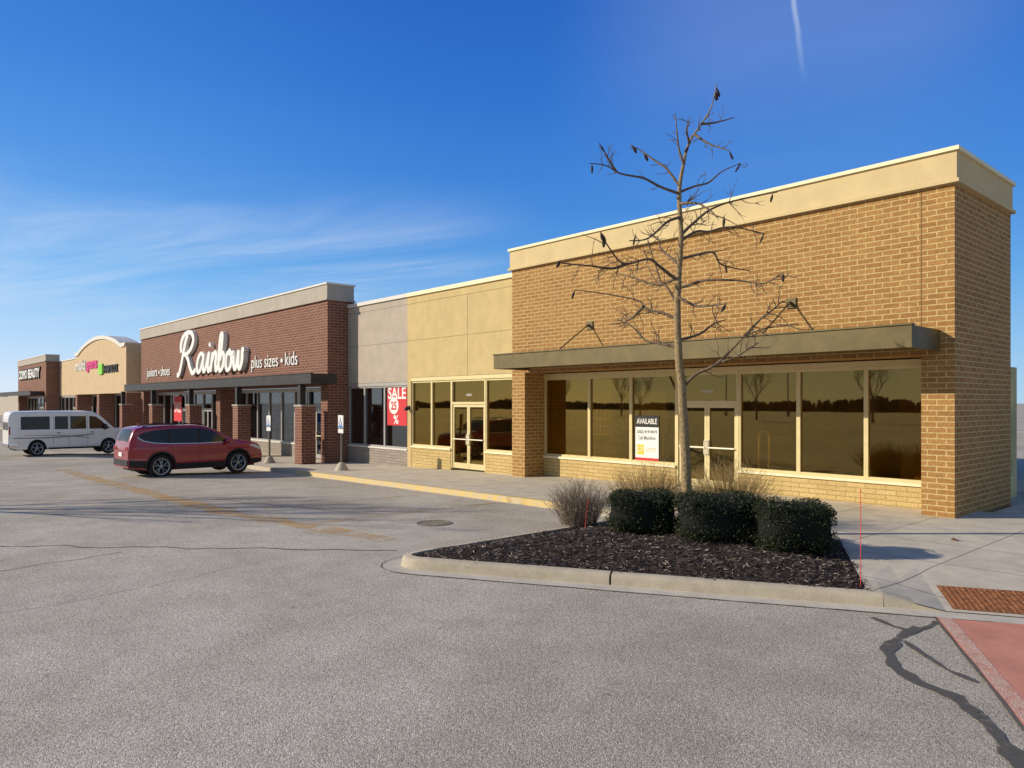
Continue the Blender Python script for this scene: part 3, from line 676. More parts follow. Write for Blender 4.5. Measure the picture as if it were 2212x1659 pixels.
T=empty('storefront_building',(-93,14.6,-.3),'farthest brick store block at the left with white capital lettering and its own canopy','shop building')
brick_block(T,-101.5,-85.35,14.6,3.0,6.4,7.1,m_rbrick,m_gpar,m_gcap,1.2,1.2,-.4)
storefront(T,split(-100.9,-85.95,8),{4},15.5,-.32,.3,2.85,m_gframe,m_gglass,m_gstone,m_gint,m_gcap,4.,1.8)
canopy(T,-109,-86.2,13.4,14.6,3.05,3.45,m_dark)
MB().box(-101.4,-85.5,15.9,40,5.7,5.9).build('roof',m_gpar,T)
t=empty('shop_sign',(-94,14.59,5.2),'white capital lettering with black edges on the farthest brick block','shop sign')
for wd,x0,x1 in (('COSMO',-99.9,-94.9),('BEAUTY',-94.2,-87.9)):
    put_text('word_backing',wd,x0-.08,x1+.08,4.78,5.98,14.59,.10,m_black,t,.09)
    put_text('word',wd,x0,x1,4.9,5.86,14.48,.05,m_white,t,.025)
t=empty('shop_sign',(-59.7,14.59,4.7),'lime green square with black lettering on the right of the arched store','shop sign')
x0,z1=onwall(216,787,14.59);x1,z0=onwall(224,808,14.59); MB().box(x0,x1,14.46,14.59,z0,z1).build('logo_panel',m_green,t)
x0,z1=onwall(226,789,14.59);x1,z0=onwall(256,804,14.59)
xm=x0+.47*(x1-x0)
put_text('word','HAIR',x0,xm,z0+.04,z1-.04,14.59,.08,m_black,t,.03); put_text('word','BLOCK',xm+.15,x1,z0+.04,z1-.04,14.59,.08,m_black,t,.03)
t=empty('shop_sign',(-68,14.59,4.9),'grey and pink lettering on the left of the arched store','shop sign')
put_text('word','multi',WX(163,14.6)+.2,WX(186,14.6),5.0,5.85,14.59,.06,m_gcap,t,.02)
put_text('word','gems',WX(188,14.6),WX(211,14.6),4.75,5.65,14.59,.06,m_pink,t,.03)
# distant building left
T=empty('warehouse',(-190,12,-.46),'low grey building at the far left edge beyond the stores','building')
MB().box(-210,-160,26,60,-.6,4.2).build('wall',m_gpar,T); MB().box(-210.3,-159.7,25.7,60.3,4.201,4.6).build('roof',pmat('blue_grey_roof',(.16,.18,.22)),T)
MB().box(-158+(-2.02),-159.94,34,38,-.4,3).build('door',m_dark,T)
# ------------------------------------------------------------------ accessible parking signs
for i,(u,v,nm) in enumerate(((738,1016,'nearer white and blue disabled parking sign on concrete foot by the yellow kerb'),(582,1000,'farther white and blue disabled parking sign in front of the red car'))):
    p=ong(u,v,-.14 if i==0 else -.2); p.z=g1(p.x)+.14
    p=ong(u,v,p.z)
    t=empty('parking_sign',(0,0,0),nm,'parking sign','disabled parking signs',local=True)
    MB().lathe([(.001,.30),(.08,.29),(.13,.24),(.24,.02),(.25,0),(.001,0)],(0,0,0),'z',20).build('foot',m_kerb,t,smooth=True)
    MB().box(-.03,.03,-.03,.03,.28,1.98).build('post',m_post,t)
    MB().box(-.15,.15,-.045,-.036,1.52,1.98).build('plate',m_white,t,bevel=.003)
    MB().box(-.15,.15,-.045,-.036,1.34,1.49).build('lower_plate',m_white,t)
    b=MB(); Y=-.048
    b.tube([(-.02,Y,1.84),(-.015,Y,1.74),(.045,Y,1.74),(.07,Y,1.66)],.014,6); b.lathe([(.001,-.004),(.022,-.004),(.022,.004),(.001,.004)],(-.02,Y,1.88),'y',10)
    b.tube([(-.01+.07*math.cos(a),Y,1.69+.07*math.sin(a)) for a in [R(150+d*20) for d in range(11)]],.012,6)
    b.build('wheelchair_symbol',m_blue,t)
    MB().box(-.13,.13,-.0485,-.0455,1.535,1.60).build('blue_band',m_blue,t)
    t.location=p; t.rotation_euler=(R(1.5) if i==0 else 0,R(2) if i==0 else 0,R(8))
# ------------------------------------------------------------------ vehicles
class Veh:
    def __init__(s,top,zb,W,belt,tum,xe,L,wheels,wr,arch,r,crown): s.__dict__.update(locals())
    def zt(s,x):
        a=0
        for d in (-.04,-.02,0,.02,.04):
            X=max(-s.L/2,min(s.L/2,x+d)); P=s.top
            for (x0,z0),(x1,z1) in zip(P,P[1:]):
                if x0<=X<=x1: a+=z0+(z1-z0)*(X-x0)/(x1-x0); break
        return a/5
    def zbt(s,x):
        q=max(0,(abs(x)-s.xe)/(s.L/2-s.xe)); z=s.zb+.1*q
        for xc in s.wheels:
            if abs(x-xc)<s.arch: z=max(z,s.wr+math.sqrt(s.arch**2-(x-xc)**2))
        return z
    def w(s,x,z):
        q=max(0,(abs(x)-s.xe)/(s.L/2-s.xe)); w=s.W*(1-.16*q*q)-s.tum*max(0,z-s.belt)-.05*max(0,(.55-z)/.3)
        w+=.018*math.exp(-((z-s.belt+.06)/.07)**2)-.016*math.exp(-((z-.68)/.1)**2)
        dz=s.zt(x)-z
        if dz<s.r: w-=s.r-math.sqrt(max(0,s.r**2-(s.r-max(0,dz))**2))
        return max(.05,w)
    def body(s):
        n=150; rows=26; m=8; b=MB(); loops=[]
        X=[-s.L/2+ (s.L)*( .6*i/n+.4*(.5-.5*math.cos(PI*i/n)) ) for i in range(n+1)]
        N=0
        for x in X:
            zb=s.zbt(x); zt=s.zt(x); lp=[]
            for j in range(rows+1):
                z=zb+(zt-zb)*(1-(1-j/rows)**1.7); lp.append((x,s.w(x,z),z))
            wt=lp[-1][1]
            for k in range(1,m):
                y=wt*(1-2*k/m); lp.append((x,y,zt+s.crown*(1-(y/wt)**2)))
            lp+= [(x,-y,z) for (_,y,z) in lp[:rows+1][::-1]]
            N=len(lp); loops.append(lp)
        vs=[p for lp in loops for p in lp]
        fs=[(i*N+j,i*N+(j+1)%N,(i+1)*N+(j+1)%N,(i+1)*N+j) for i in range(n) for j in range(N)]
        for base in (0,n*N):
            for j in range(rows): fs.append((base+j,base+j+1,base+N-2-j,base+N-1-j))
            fs.append(tuple(base+rows+k for k in range(m+1)))
        return b.add(vs,fs)
    def patch(s,pts,eps=.006,side=-1,nz=7):   # pts: (x,zlo,zhi)
        Q=[]
        for (a,l0,h0),(c,l1,h1) in zip(pts,pts[1:]):
            k=max(1,int(abs(c-a)/.05))
            for i in range(k): t=i/k; Q.append((a+(c-a)*t,l0+(l1-l0)*t,h0+(h1-h0)*t))
        Q.append(pts[-1]); vs=[]
        for x,l,h in Q:
            for j in range(nz): z=l+(h-l)*j/(nz-1); vs.append((x,side*(s.w(x,z)+eps),z))
        return MB().add(vs,[(i*nz+j,(i+1)*nz+j,(i+1)*nz+j+1,i*nz+j+1) for i in range(len(Q)-1) for j in range(nz-1)])
    def toppatch(s,x0,x1,fr,eps=.006,nx=12,ny=10):
        vs=[]
        for i in range(nx+1):
            x=x0+(x1-x0)*i/nx; z=s.zt(x); sl=(s.zt(x+.02)-s.zt(x-.02))/.04; q=math.sqrt(1+sl*sl); wt=s.w(x,z-.0)
            for k in range(ny+1):
                y=wt*fr*(1-2*k/ny); vs.append((x-sl/q*eps,y,z+s.crown*(1-(y/wt)**2)+eps/q))
        m=ny+1
        return MB().add(vs,[(i*m+k,(i+1)*m+k,(i+1)*m+k+1,i*m+k+1) for i in range(nx) for k in range(ny)])
    def archring(s,xc,side,r0,r1,eps=.008):
        vs=[];n=24
        for i in range(n+1):
            a=R(-8+196*i/n)
            for r in (r0,(r0+r1)/2,r1):
                x=xc+r*math.cos(a); z=s.wr+r*math.sin(a); vs.append((x,side*(s.w(x,z)+eps),z))
        return MB().add(vs,[(i*3+j,i*3+3+j,i*3+4+j,i*3+1+j) for i in range(n) for j in range(2)])
def wheel(V,root,xc,side,rimmat,style):
    r=V.wr; y=side*(V.W-.125)
    b=MB().lathe([(r*.55,-side*.09),(r*.8,-side*.115),(r*.96,-side*.1),(r,-side*.06),(r,side*.06),(r*.96,side*.1),(r*.8,side*.115),(r*.70,side*.10),(r*.68,side*.05),(.001,side*.05)],(xc,y,r),'y',36)
    o=b.build('wheel',m_rub,root,smooth=True,angle=50)
    b=MB(); yo=y+side*.095; R1=r*.71
    b.lathe([(R1*.88,-side*.03),(R1*.9,side*.005),(R1,side*.012),(R1*1.02,-side*.02)],(xc,yo,r),'y',36)
    b.lathe([(.001,side*.0),(.05,0),(.055,-side*.03)],(xc,yo,r),'y',14)
    for k in range(5):
        for dv in ((-.22,.22) if style=='alloy' else (0,)):
            a=2*PI*k/5+.3+dv; a0=2*PI*k/5+.3
            p0=(xc+.04*math.cos(a0),yo-side*.004,r+.04*math.sin(a0)); p1=(xc+R1*.9*math.cos(a),yo-side*.012,r+R1*.9*math.sin(a))
            b.tube([p0,p1],[.017,.02] if style=='alloy' else [.04,.035],4)
    b.build('rim',rimmat,o)
def both(V,root,name,pts,mat,eps=.006):
    for sd in (-1,1): V.patch(pts,eps,sd).build(name,mat,root,smooth=True,fixn=False)
# red SUV
L=4.62
V=Veh([(-L/2,.90),(-2.295,1.08),(-2.27,1.20),(-2.19,1.42),(-2.12,1.56),(-2.05,1.63),(-1.85,1.675),(-1.5,1.70),(-.9,1.72),(-.1,1.71),(.3,1.655),(.66,1.51),(1.06,1.29),(1.24,1.19),(1.5,1.16),(1.9,1.10),(2.12,1.03),(2.24,.93),(2.29,.82),(L/2,.66)],.26,.925,1.02,.24,1.6,L,(-1.30,1.36),.385,.44,.09,.03)
t=empty('parked_car',(0,0,0),'dark red SUV parked nose toward the brick pedestals','car',local=True)
V.body().build('body',m_paintr,t,smooth=True,angle=40)
MB().box(-2.05,2.05,-.68,.68,.24,.8).build('underbody',m_trim,t)
both(V,t,'window',[(1.02,1.14,1.15),(.6,1.12,1.43),(.3,1.115,1.56),(.02,1.115,1.61)],m_cglass)
both(V,t,'window',[(-.06,1.115,1.615),(-.5,1.12,1.62),(-1.0,1.135,1.60)],m_cglass)
both(V,t,'window',[(-1.08,1.14,1.595),(-1.5,1.17,1.56),(-1.82,1.24,1.50),(-1.98,1.34,1.42)],m_cglass)
both(V,t,'window_trim',[(1.06,1.115,1.13),(0,1.095,1.112),(-1.0,1.115,1.132),(-1.5,1.145,1.165),(-1.85,1.22,1.242),(-2.02,1.33,1.36)],m_chrome,.009)
both(V,t,'pillar_trim',[(.018,1.117,1.605),(-.058,1.117,1.61)],m_trim,.005); both(V,t,'pillar_trim',[(-1.002,1.14,1.595),(-1.078,1.14,1.595)],m_trim,.005)
both(V,t,'sill_cladding',[(.9,.27,.46),(-.85,.27,.46)],m_trim,.012)
both(V,t,'door_seam',[(-.035,.47,1.09),(-.045,.47,1.09)],m_trim,.003); both(V,t,'door_seam',[(1.0,.82,1.08),(.99,.82,1.08)],m_trim,.003); both(V,t,'door_seam',[(-.93,.84,1.1),(-.94,.84,1.1)],m_trim,.003)
for xh in (.12,-.82): both(V,t,'door_handle',[(xh,.985,1.015),(xh+.2,.985,1.015)],m_paintr,.03)
both(V,t,'bumper_cladding',[(-1.76,.36,.58),(-2.1,.37,.60),(-2.28,.4,.62)],m_trim,.01); both(V,t,'bumper_cladding',[(1.83,.32,.50),(2.1,.34,.50),(2.27,.38,.50)],m_trim,.01)
both(V,t,'headlight',[(1.78,.96,1.0),(2.0,.88,.99),(2.22,.80,.90)],m_lamp,.012)
both(V,t,'tail_light',[(-2.06,1.08,1.40),(-2.13,1.02,1.42),(-2.2,.96,1.34),(-2.27,.93,1.15)],m_tail,.012)
V.toppatch(.42,1.15,.93).build('windshield',m_cglass,t,smooth=True,fixn=False); V.toppatch(-2.262,-2.10,.86).build('rear_window',m_cglass,t,smooth=True,fixn=False)
MB().box(-2.33,-2.30,-.75,.75,.42,.62).build('rear_bumper',m_trim,t,bevel=.01); MB().box(-2.335,-2.305,-.17,.17,.72,.85).build('licence_plate',m_white,t)
for sd in (-1,1): MB().box(-2.325,-2.29,sd*.60-.13,sd*.60+.13,.94,1.04).build('tail_light',m_tail,t,bevel=.01)
MB().box(2.29,2.325,-.5,.5,.42,.64).build('grille',m_trim,t,bevel=.01)
for sd in (-1,1):
    b=MB().lathe([(.001,-.12),(.06,-.11),(.085,-.03),(.085,.05),(.05,.1),(.001,.11)],(.92,sd*1.03,1.17),'y',14); o=b.build('side_mirror',m_paintr,t,smooth=True)
    MB().tube([(.95,sd*.86,1.12),(.93,sd*.96,1.14)],.03,6).build('mirror_arm',m_trim,o)
    MB().tube([(-1.85,sd*.66,1.685),(-1.6,sd*.67,1.735),(0,sd*.67,1.755),(.25,sd*.65,1.70)],.018,6).build('roof_rail',m_trim,t)
    for xc in V.wheels: wheel(V,t,xc,sd,m_alloy,'alloy'); V.archring(xc,sd,.435,.50).build('arch_trim',m_trim,t,smooth=True,fixn=False)
MB().add([(-1.8,-.02,1.69),(-1.8,.02,1.69),(-1.6,0,1.72),(-1.78,0,1.80)],[(0,1,2),(0,2,3),(1,2,3),(0,1,3)]).build('antenna_fin',m_paintr,t)
t.scale=(.98,1.03,1.02); t.location=(-27.2,9.05,gz(-27,9.1)); t.rotation_euler=(0,0,R(91.))
# white van
L=5.75
V=Veh([(-L/2,1.7),(-2.87,1.94),(-2.83,2.06),(-2.7,2.11),(-1.5,2.13),(.7,2.12),(1.05,2.08),(1.3,1.97),(1.98,1.36),(2.08,1.28),(2.4,1.22),(2.70,1.16),(2.82,1.07),(L/2,.72)],.34,1.0,1.15,.09,2.5,L,(-1.62,1.78),.37,.43,.08,.03)
t=empty('parked_van',(0,0,0),'white passenger van with dark side windows parked at the left','van',local=True)
V.body().build('body',m_paintw,t,smooth=True,angle=40)
MB().box(-2.6,2.6,-.7,.7,.3,.9).build('underbody',m_trim,t)
both(V,t,'window',[(-2.35,1.27,1.88),(-1.05,1.27,1.89)],m_cglass); both(V,t,'window',[(-.82,1.27,1.89),(-.2,1.27,1.89)],m_cglass)
both(V,t,'window',[(-.1,1.27,1.89),(.66,1.27,1.89)],m_cglass); both(V,t,'window',[(.82,1.26,1.89),(1.15,1.26,1.86),(1.4,1.26,1.66),(1.8,1.26,1.31)],m_cglass)
both(V,t,'decal',[(-2.7,.86,.90),(-1.2,.84,.9),(.4,.9,.98),(1.1,1.0,1.03)],m_grey,.004); both(V,t,'decal',[(-2.2,.99,1.01),(-.6,.96,1.0),(.8,.8,.84)],pmat('tan_decal',(.4,.33,.25)),.005)
for xx in (.74,-.88,-.15): both(V,t,'door_seam',[(xx,.5,1.97),(xx-.012,.5,1.97)],m_trim,.003)
both(V,t,'running_board',[(1.3,.33,.40),(-1.1,.33,.40)],m_trim,.05)
both(V,t,'door_handle',[(.86,1.08,1.12),(1.02,1.08,1.12)],m_trim,.02); both(V,t,'door_handle',[(-.72,1.08,1.12),(-.58,1.08,1.12)],m_trim,.02)
both(V,t,'tail_light',[(-2.8,1.05,1.45),(-2.86,1.05,1.4)],m_tail,.012)
both(V,t,'headlight',[(2.55,.86,1.02),(2.78,.82,.96)],m_lamp,.012); both(V,t,'bumper',[(2.3,.42,.6),(2.84,.45,.62)],m_chrome,.02); both(V,t,'bumper',[(-2.5,.42,.6),(-2.86,.45,.62)],m_chrome,.02)
V.toppatch(1.32,1.98,.92).build('windshield',m_cglass,t,smooth=True,fixn=False)
MB().box(-2.92,-2.88,-.9,.9,.42,.62).build('rear_bumper',m_chrome,t,bevel=.02)
for sd in (-1,1): MB().box(-2.885,-2.872,sd*.4-.34,sd*.4+.34,1.25,1.62).build('rear_window',m_cglass,t)
MB().box(2.86,2.9,-.6,.6,.68,.72).build('grille',m_trim,t)
for sd in (-1,1):
    o=MB().box(1.5,1.62,sd*1.12-.1,sd*1.12+.1,1.22,1.5).build('side_mirror',m_trim,t,bevel=.03)
    MB().tube([(1.6,sd*.9,1.28),(1.57,sd*1.05,1.32)],.025,6).build('mirror_arm',m_trim,o)
    for xc in V.wheels: wheel(V,t,xc,sd,m_alloy,'van')
t.location=(-42.2,8.15,gz(-42,8)); t.rotation_euler=(0,0,R(90)); t.scale=(.90,1,1)
# ------------------------------------------------------------------ young tree
TD=12.2
tb=atd(1490,1148,TD)
t=empty('young_tree',tuple(tb),'bare young tree with dark hanging seed pods in the mulch island','tree')
def P3(pts,d0,d1): 
    n=len(pts)-1; return [atd(u,v,d0+(d1-d0)*(i/n)) for i,(u,v) in enumerate(pts)]
tr=[(1491,1165),(1487,1100),(1484,1060),(1480,950),(1473,850),(1466,760),(1463,690),(1466,600),(1471,520),(1468,430),(1471,380),(1479,340),(1492,300),(1516,268),(1538,228),(1549,180)]
rr=[.108,.090,.084,.075,.069,.062,.056,.049,.042,.036,.030,.024,.018,.014,.010,.007]
tp=P3(tr,TD,TD+.1)
def dens(pts,r,k=4):
    Q=crom(pts,k); n=len(Q)-1; m=len(r)-1; out=[]
    for i in range(n+1):
        x=i/n*m; j=min(m-1,int(x)); out.append(r[j]+(r[j+1]-r[j])*(x-j))
    Q=[q+Vector((noise.noise(q*3.1),noise.noise(q*3.3+Vector((5,0,0))),0))*.018 for q in Q]
    return Q,out
Q,rq=dens(tp,rr,5)
MB().tube(Q,rq,12).build('trunk',m_bark,t,smooth=True)
BR=[([(1467,418),(1430,405),(1390,385),(1340,375),(1310,358),(1275,352)],-.8),([(1330,370),(1312,340),(1295,310)],-.9),([(1468,402),(1440,365),(1415,347),(1385,325),(1360,314)],.7),
([(1470,415),(1500,402),(1530,395),(1558,372),(1600,352)],.8),([(1475,355),(1466,320),(1463,285),(1458,245)],.3),([(1488,310),(1484,280),(1490,262)],-.4),([(1516,268),(1545,265),(1586,254)],.3),([(1500,290),(1530,310),(1575,325)],-.5),
([(1463,605),(1425,575),(1400,560),(1350,570),(1322,545),(1296,500)],-1.1),([(1355,570),(1320,580),(1280,575),(1210,568)],-.9),([(1463,690),(1430,676),(1400,668),(1380,650),(1320,637),(1242,626)],.9),([(1390,662),(1360,690),(1340,688)],.6),
([(1466,622),(1500,612),(1530,605),(1600,606),(1650,612),(1692,588)],-.9),([(1469,520),(1505,500),(1530,500),(1580,490),(1650,505)],1.1),([(1470,508),(1500,480),(1540,450),(1600,430),(1680,415)],.9),
([(1476,835),(1500,810),(1550,785),(1590,745),(1612,725),(1660,708),(1725,700)],-.9),([(1608,728),(1640,690),(1665,672),(1692,650)],-.6),([(1466,750),(1425,742),(1395,735),(1365,705),(1335,690)],.8),([(1466,735),(1510,722),(1540,700),(1570,690)],.8),
([(1467,560),(1500,552),(1540,545),(1560,572),(1620,585)],.6),([(1465,660),(1440,620),(1425,600),(1400,520)],.5),([(1468,470),(1440,480),(1400,515),(1360,520)],-.6),([(1463,640),(1500,660),(1540,660),(1570,655)],-1.),([(1466,570),(1430,540),(1420,510)],1.),
([(1550,785),(1590,770),(1640,740)],-.4),([(1469,440),(1510,440),(1550,470)],-.8),([(1463,600),(1420,615),(1370,600),(1330,590)],1.2)]
b=MB(); allp=[]
def twig(b,p,d,L,r,lvl):
    pts=[p];dd=d.normalized();n=4
    for i in range(n):
        dd=(dd+Vector((random.uniform(-.45,.45),random.uniform(-.45,.45),random.uniform(-.3,.4)))).normalized(); pts.append(pts[-1]+dd*L/n)
    b.tube(pts,[r*(1-.7*i/n) for i in range(n+1)],4,False); allp.extend(pts[1:])
    if lvl>0:
        for k in range(random.randint(1,2)):
            i=random.randint(1,n-1); d2=(dd+Vector((random.uniform(-1,1),random.uniform(-1,1),random.uniform(-.6,.9)))).normalized(); twig(b,pts[i],d2,L*.5,r*.6,lvl-1)
    return pts[-1]
for bi,(pts,dd) in enumerate(BR):
    top_=bi<8
    q,rq=dens(P3(pts,TD+.05,TD+dd),[.024,.020,.016,.011,.007] if top_ else [.030,.024,.018,.013,.009],5)
    b.tube(q,rq,6,False); allp.extend(q[len(q)//3:])
    n=len(q)
    for k in range(random.randint(4,6) if top_ else random.randint(7,10)):
        i=random.randint(int(n*.2),n-2); d=(q[i+1]-q[i]).normalized(); s_=random.choice((-1,1))
        side=d.cross(Vector((FW[0],FW[1],0))).normalized()*s_+Vector((FW[0],FW[1],0))*random.uniform(-.7,.7)
        twig(b,q[i],d*.7+side*.8,random.uniform(.12,.32) if top_ else random.uniform(.15,.48),.0075 if top_ else .0095,1)
n=len(Q)
for k in range(12):
    i=random.randint(int(n*.42),int(n*.92)); a=random.uniform(0,2*PI); twig(b,Q[i],Vector((math.cos(a),math.sin(a),.6)),random.uniform(.2,.4),.0085,1)
b.build('crown',m_twig,t,smooth=True,fixn=False); allp.extend(Q[-8:])
podpix=[(1293,312),(1362,318),(1390,338),(1602,356),(1545,196),(1556,208),(1566,214),(1296,510),(1300,525),(1225,655),(1570,660),(1278,355),(1492,325),(1670,410),(1558,470),(1650,505),(1300,500),(1210,572),(1568,580),(1690,600),(1575,330),(1370,515)]
def pix(p):
    d=p.x*FW[0]+p.y*FW[1]; l=p.x*RT[0]+p.y*RT[1]; return Vector((CX+F*l/d,CY-F*(p.z-H)/d))
ap=[(p,pix(p)) for p in allp]
for u,v in podpix:
    p=min(ap,key=lambda q:(q[1]-Vector((u,v-10))).length)[0]
    a=random.uniform(-.6,.6); ax=Vector((math.sin(a)*RT[0],math.sin(a)*RT[1],-math.cos(a)))
    l=random.uniform(.11,.18); r_=random.uniform(.018,.029); c=p+ax*(l*.5+.02)
    MB().tube([p,c-ax*l*.5,c-ax*l*.3,c,c+ax*l*.35,c+ax*l*.5],[.004,.005,r_*.7,r_,r_*.7,.004],7).build('seed_pod',m_pod,t,smooth=True)
# ------------------------------------------------------------------ clipped evergreen shrubs
def evergreen(u,vb,d,w,dep,h,lab,seed):
    random.seed(seed); c=atd(u,vb,d); z0=.17
    t=empty('evergreen_shrub',(c.x,c.y,z0),lab,'shrub','clipped evergreen shrubs in the island')
    def surf(th,ph,k=1.):
        def sp(v,e): return math.copysign(abs(v)**e,v)
        a=sp(math.cos(ph),.5)*sp(math.cos(th),.62); bb=sp(math.cos(ph),.5)*sp(math.sin(th),.62); cc=sp(math.sin(ph),.5)
        n=1+.10*noise.noise((a*1.9+seed,bb*1.9,cc*1.9))+.07*noise.noise((a*5,bb*5,cc*5+seed))
        v=Vector((a*w/2,bb*dep/2,cc*h/2))*n*k; return Vector((c.x+RT[0]*v.x+FW[0]*v.y,c.y+RT[1]*v.x+FW[1]*v.y,z0+h/2+v.z))
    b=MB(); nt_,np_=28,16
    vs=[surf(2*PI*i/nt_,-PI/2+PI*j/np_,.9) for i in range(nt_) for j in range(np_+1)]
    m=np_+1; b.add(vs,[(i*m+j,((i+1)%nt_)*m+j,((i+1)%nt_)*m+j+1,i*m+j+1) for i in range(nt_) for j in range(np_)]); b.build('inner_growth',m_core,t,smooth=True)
    b=MB()
    for k in range(11000):
        th=random.uniform(0,2*PI); ph=math.asin(random.uniform(-.95,1)); p=surf(th,ph,random.uniform(.88,1.035)); o_=(p-Vector((c.x,c.y,z0+h/2))).normalized()
        L=random.uniform(.014,.034); d1=(o_*.6+Vector((random.uniform(-1,1),random.uniform(-1,1),random.uniform(-.5,1)))).normalized(); d2=d1.cross(Vector((random.uniform(-1,1),random.uniform(-1,1),random.uniform(-1,1)))).normalized()*L*.32
        b.add([p,p+d1*L*.5+d2,p+d1*L,p+d1*L*.5-d2],[(0,1,2,3)])
    b.build('foliage',m_leaf,t,fixn=False)
evergreen(1386,1150,12.2,1.12,.95,.70,'leftmost of the three clipped dark evergreen shrubs',11)
evergreen(1553,1165,11.4,1.30,1.05,.75,'middle and widest of the three clipped dark evergreen shrubs',22)
evergreen(1714,1185,10.7,1.06,.95,.72,'rightmost of the three clipped dark evergreen shrubs',33)
random.seed(5)
def dryshrub(u,v,d,w,h,mat,lab,n=420,th=1.):
    c=atd(u,v,d); t=empty('dry_shrub',(c.x,c.y,.17),lab,'shrub')
    b=MB()
    for k in range(n):
        a=random.uniform(0,2*PI); q=math.sqrt(random.random()); base=Vector((c.x+.3*q*math.cos(a),c.y+.3*q*math.sin(a),.15))
        hh=h*random.uniform(.55,1.05)*(1-.35*q*q); e=Vector((c.x+w/2*q*math.cos(a)*random.uniform(.8,1.1),c.y+w/2*q*math.sin(a)*random.uniform(.8,1.1),.15+hh))
        m1=base.lerp(e,.35)+Vector((0,0,hh*.12))+Vector((random.uniform(-.05,.05),random.uniform(-.05,.05),0)); m2=base.lerp(e,.7)+Vector((random.uniform(-.07,.07),random.uniform(-.07,.07),hh*.08))
        b.tube([base,m1,m2,e],[.0045*th,.0035*th,.0025*th,.0012*th],3,False)
        for _ in range(4):
            s_=m1.lerp(m2,random.random()) if random.random()<.5 else m2.lerp(e,random.random()); dd=(e-base).normalized()+Vector((random.uniform(-1,1),random.uniform(-1,1),random.uniform(-.3,.4)))
            b.tube([s_,s_+dd*random.uniform(.05,.17)],[.0022*th,.001*th],3,False)
    b.build('twigs',mat,t,fixn=False)
dryshrub(1250,1135,13.1,1.2,.78,m_shrubg,'leafless greyish twiggy shrub at the left end of the island')
dryshrub(1405,1125,13.7,1.75,1.10,m_shrub,'leafless tan twiggy shrub left of the tree trunk',520,.9)
dryshrub(1575,1130,13.2,1.85,1.15,m_shrub,'leafless tan twiggy shrub right of the tree trunk',560,.9)
# markers
def stake(u,vb,vt,lean,lab):
    p=ong(u,vb,.14); d=(p.x*FW[0]+p.y*FW[1]); q=atd(u+lean,vt,d)
    t=empty('driveway_marker',tuple(p),lab,'marker stake','red marker stakes in the island')
    MB().tube([(p.x,p.y,p.z-.05),tuple(q)],.0045,6).build('rod',m_stake,t); MB().tube([tuple(q),(q.x,q.y,q.z+.03)],[.007,.005],6).build('cap',m_stake,t)
stake(1859,1268,1062,0,'tall thin red marker stake at the right corner of the island'); stake(1262,1146,1082,8,'short thin red marker stake by the grey twiggy shrub')
# drain
for (u,v,r_,lab) in ((938,1131,.34,'round iron drain cover on the asphalt left of the island'),):
    x,y=gp(u,v); z=gz(x,y); t=empty('drain_cover',(x,y,z),lab,'drain cover')
    MB().lathe([(.001,.006),(r_*.86,.006),(r_*.87,.004)],(x,y,z+.003),'z',28).build('lid',m_iron,t)
    MB().lathe([(r_*.9,.004),(r_*.9,.013),(r_,.013),(r_*1.02,.003)],(x,y,z+.001),'z',28).build('ring',m_iron2,t)
    b=MB()
    for k in range(-3,4):
        w=math.sqrt(max(0,(r_*.8)**2-(k*r_*.22)**2)); b.box(x-w,x+w,y+k*r_*.22-.012,y+k*r_*.22+.012,z+.0095,z+.016)
    b.build('bars',m_iron2,t)
p=ong(2062,1168,.14)
b=MB(); b.add([(p.x-.06,p.y,.15),(p.x-.02,p.y-.04,.165),(p.x+.04,p.y-.02,.15),(p.x+.08,p.y+.01,.175),(p.x+.03,p.y+.04,.155),(p.x-.03,p.y+.04,.18)],[(0,1,2,5),(2,3,4,5)])
tag(b.build('fallen_leaf',pmat('brown_leaf',(.16,.07,.03))),'curled brown leaf lying on the concrete walk by the brick corner','leaf')
# ------------------------------------------------------------------ distant bare trees, lamp posts across the lot (seen in the glass)
def bare_tree_mesh(h,seed):
    random.seed(seed); tr_=MB(); cr=MB()
    tr_.tube([(0,0,-.1),(.05,0,h*.2),(0,.06,h*.4)],[h*.022,h*.017,h*.013],8)
    def grow(p,d,L,r,lv):
        q=[p]; dd=d
        for i in range(4): dd=(dd+Vector((random.uniform(-.25,.25),random.uniform(-.25,.25),random.uniform(-.05,.2)))).normalized(); q.append(q[-1]+dd*L/4)
        cr.tube(q,[r*(1-.15*i) for i in range(5)],5 if lv>1 else 3,False)
        if lv>0:
            for k in range(4 if lv>1 else 5):
                i=random.randint(2,4); a=random.uniform(0,2*PI); e=(dd+Vector((math.cos(a),math.sin(a),.35))*.75).normalized(); grow(q[i],e,L*.62,r*.5,lv-1)
    for k in range(5):
        a=2*PI*k/5+random.random(); grow(Vector((0,.04,h*(.28+.03*k))),Vector((math.cos(a)*.6,math.sin(a)*.6,1)).normalized(),h*.36,h*.009,3)
    return tr_,cr
a_,c_=bare_tree_mesh(9,3)
proto=empty('bare_tree',(0,0,0),'bare tree at the far left edge beyond the stores','tree',None,local=True)
a_.build('trunk',m_far,proto,smooth=True); c_.build('crown',m_far,proto,smooth=True,fixn=False)
def dup(root,loc,sc,rz,lab,group):
    r=root.copy(); C.objects.link(r); r.location=loc; r.scale=(sc,)*3; r.rotation_euler=(0,0,rz); r['label']=lab
    if group: r['group']=group
    for ch in list(root.children):
        c=ch.copy(); C.objects.link(c); c.parent=r
    return r
proto.location=(-215,68,-.5); proto.scale=(1.25,)*3
dup(proto,(-26.5,-4.6,-.2),1.0,1.,'bare tree left of the view whose shadow falls on the lot',None)
GL='bare trees across the lot reflected in the windows'
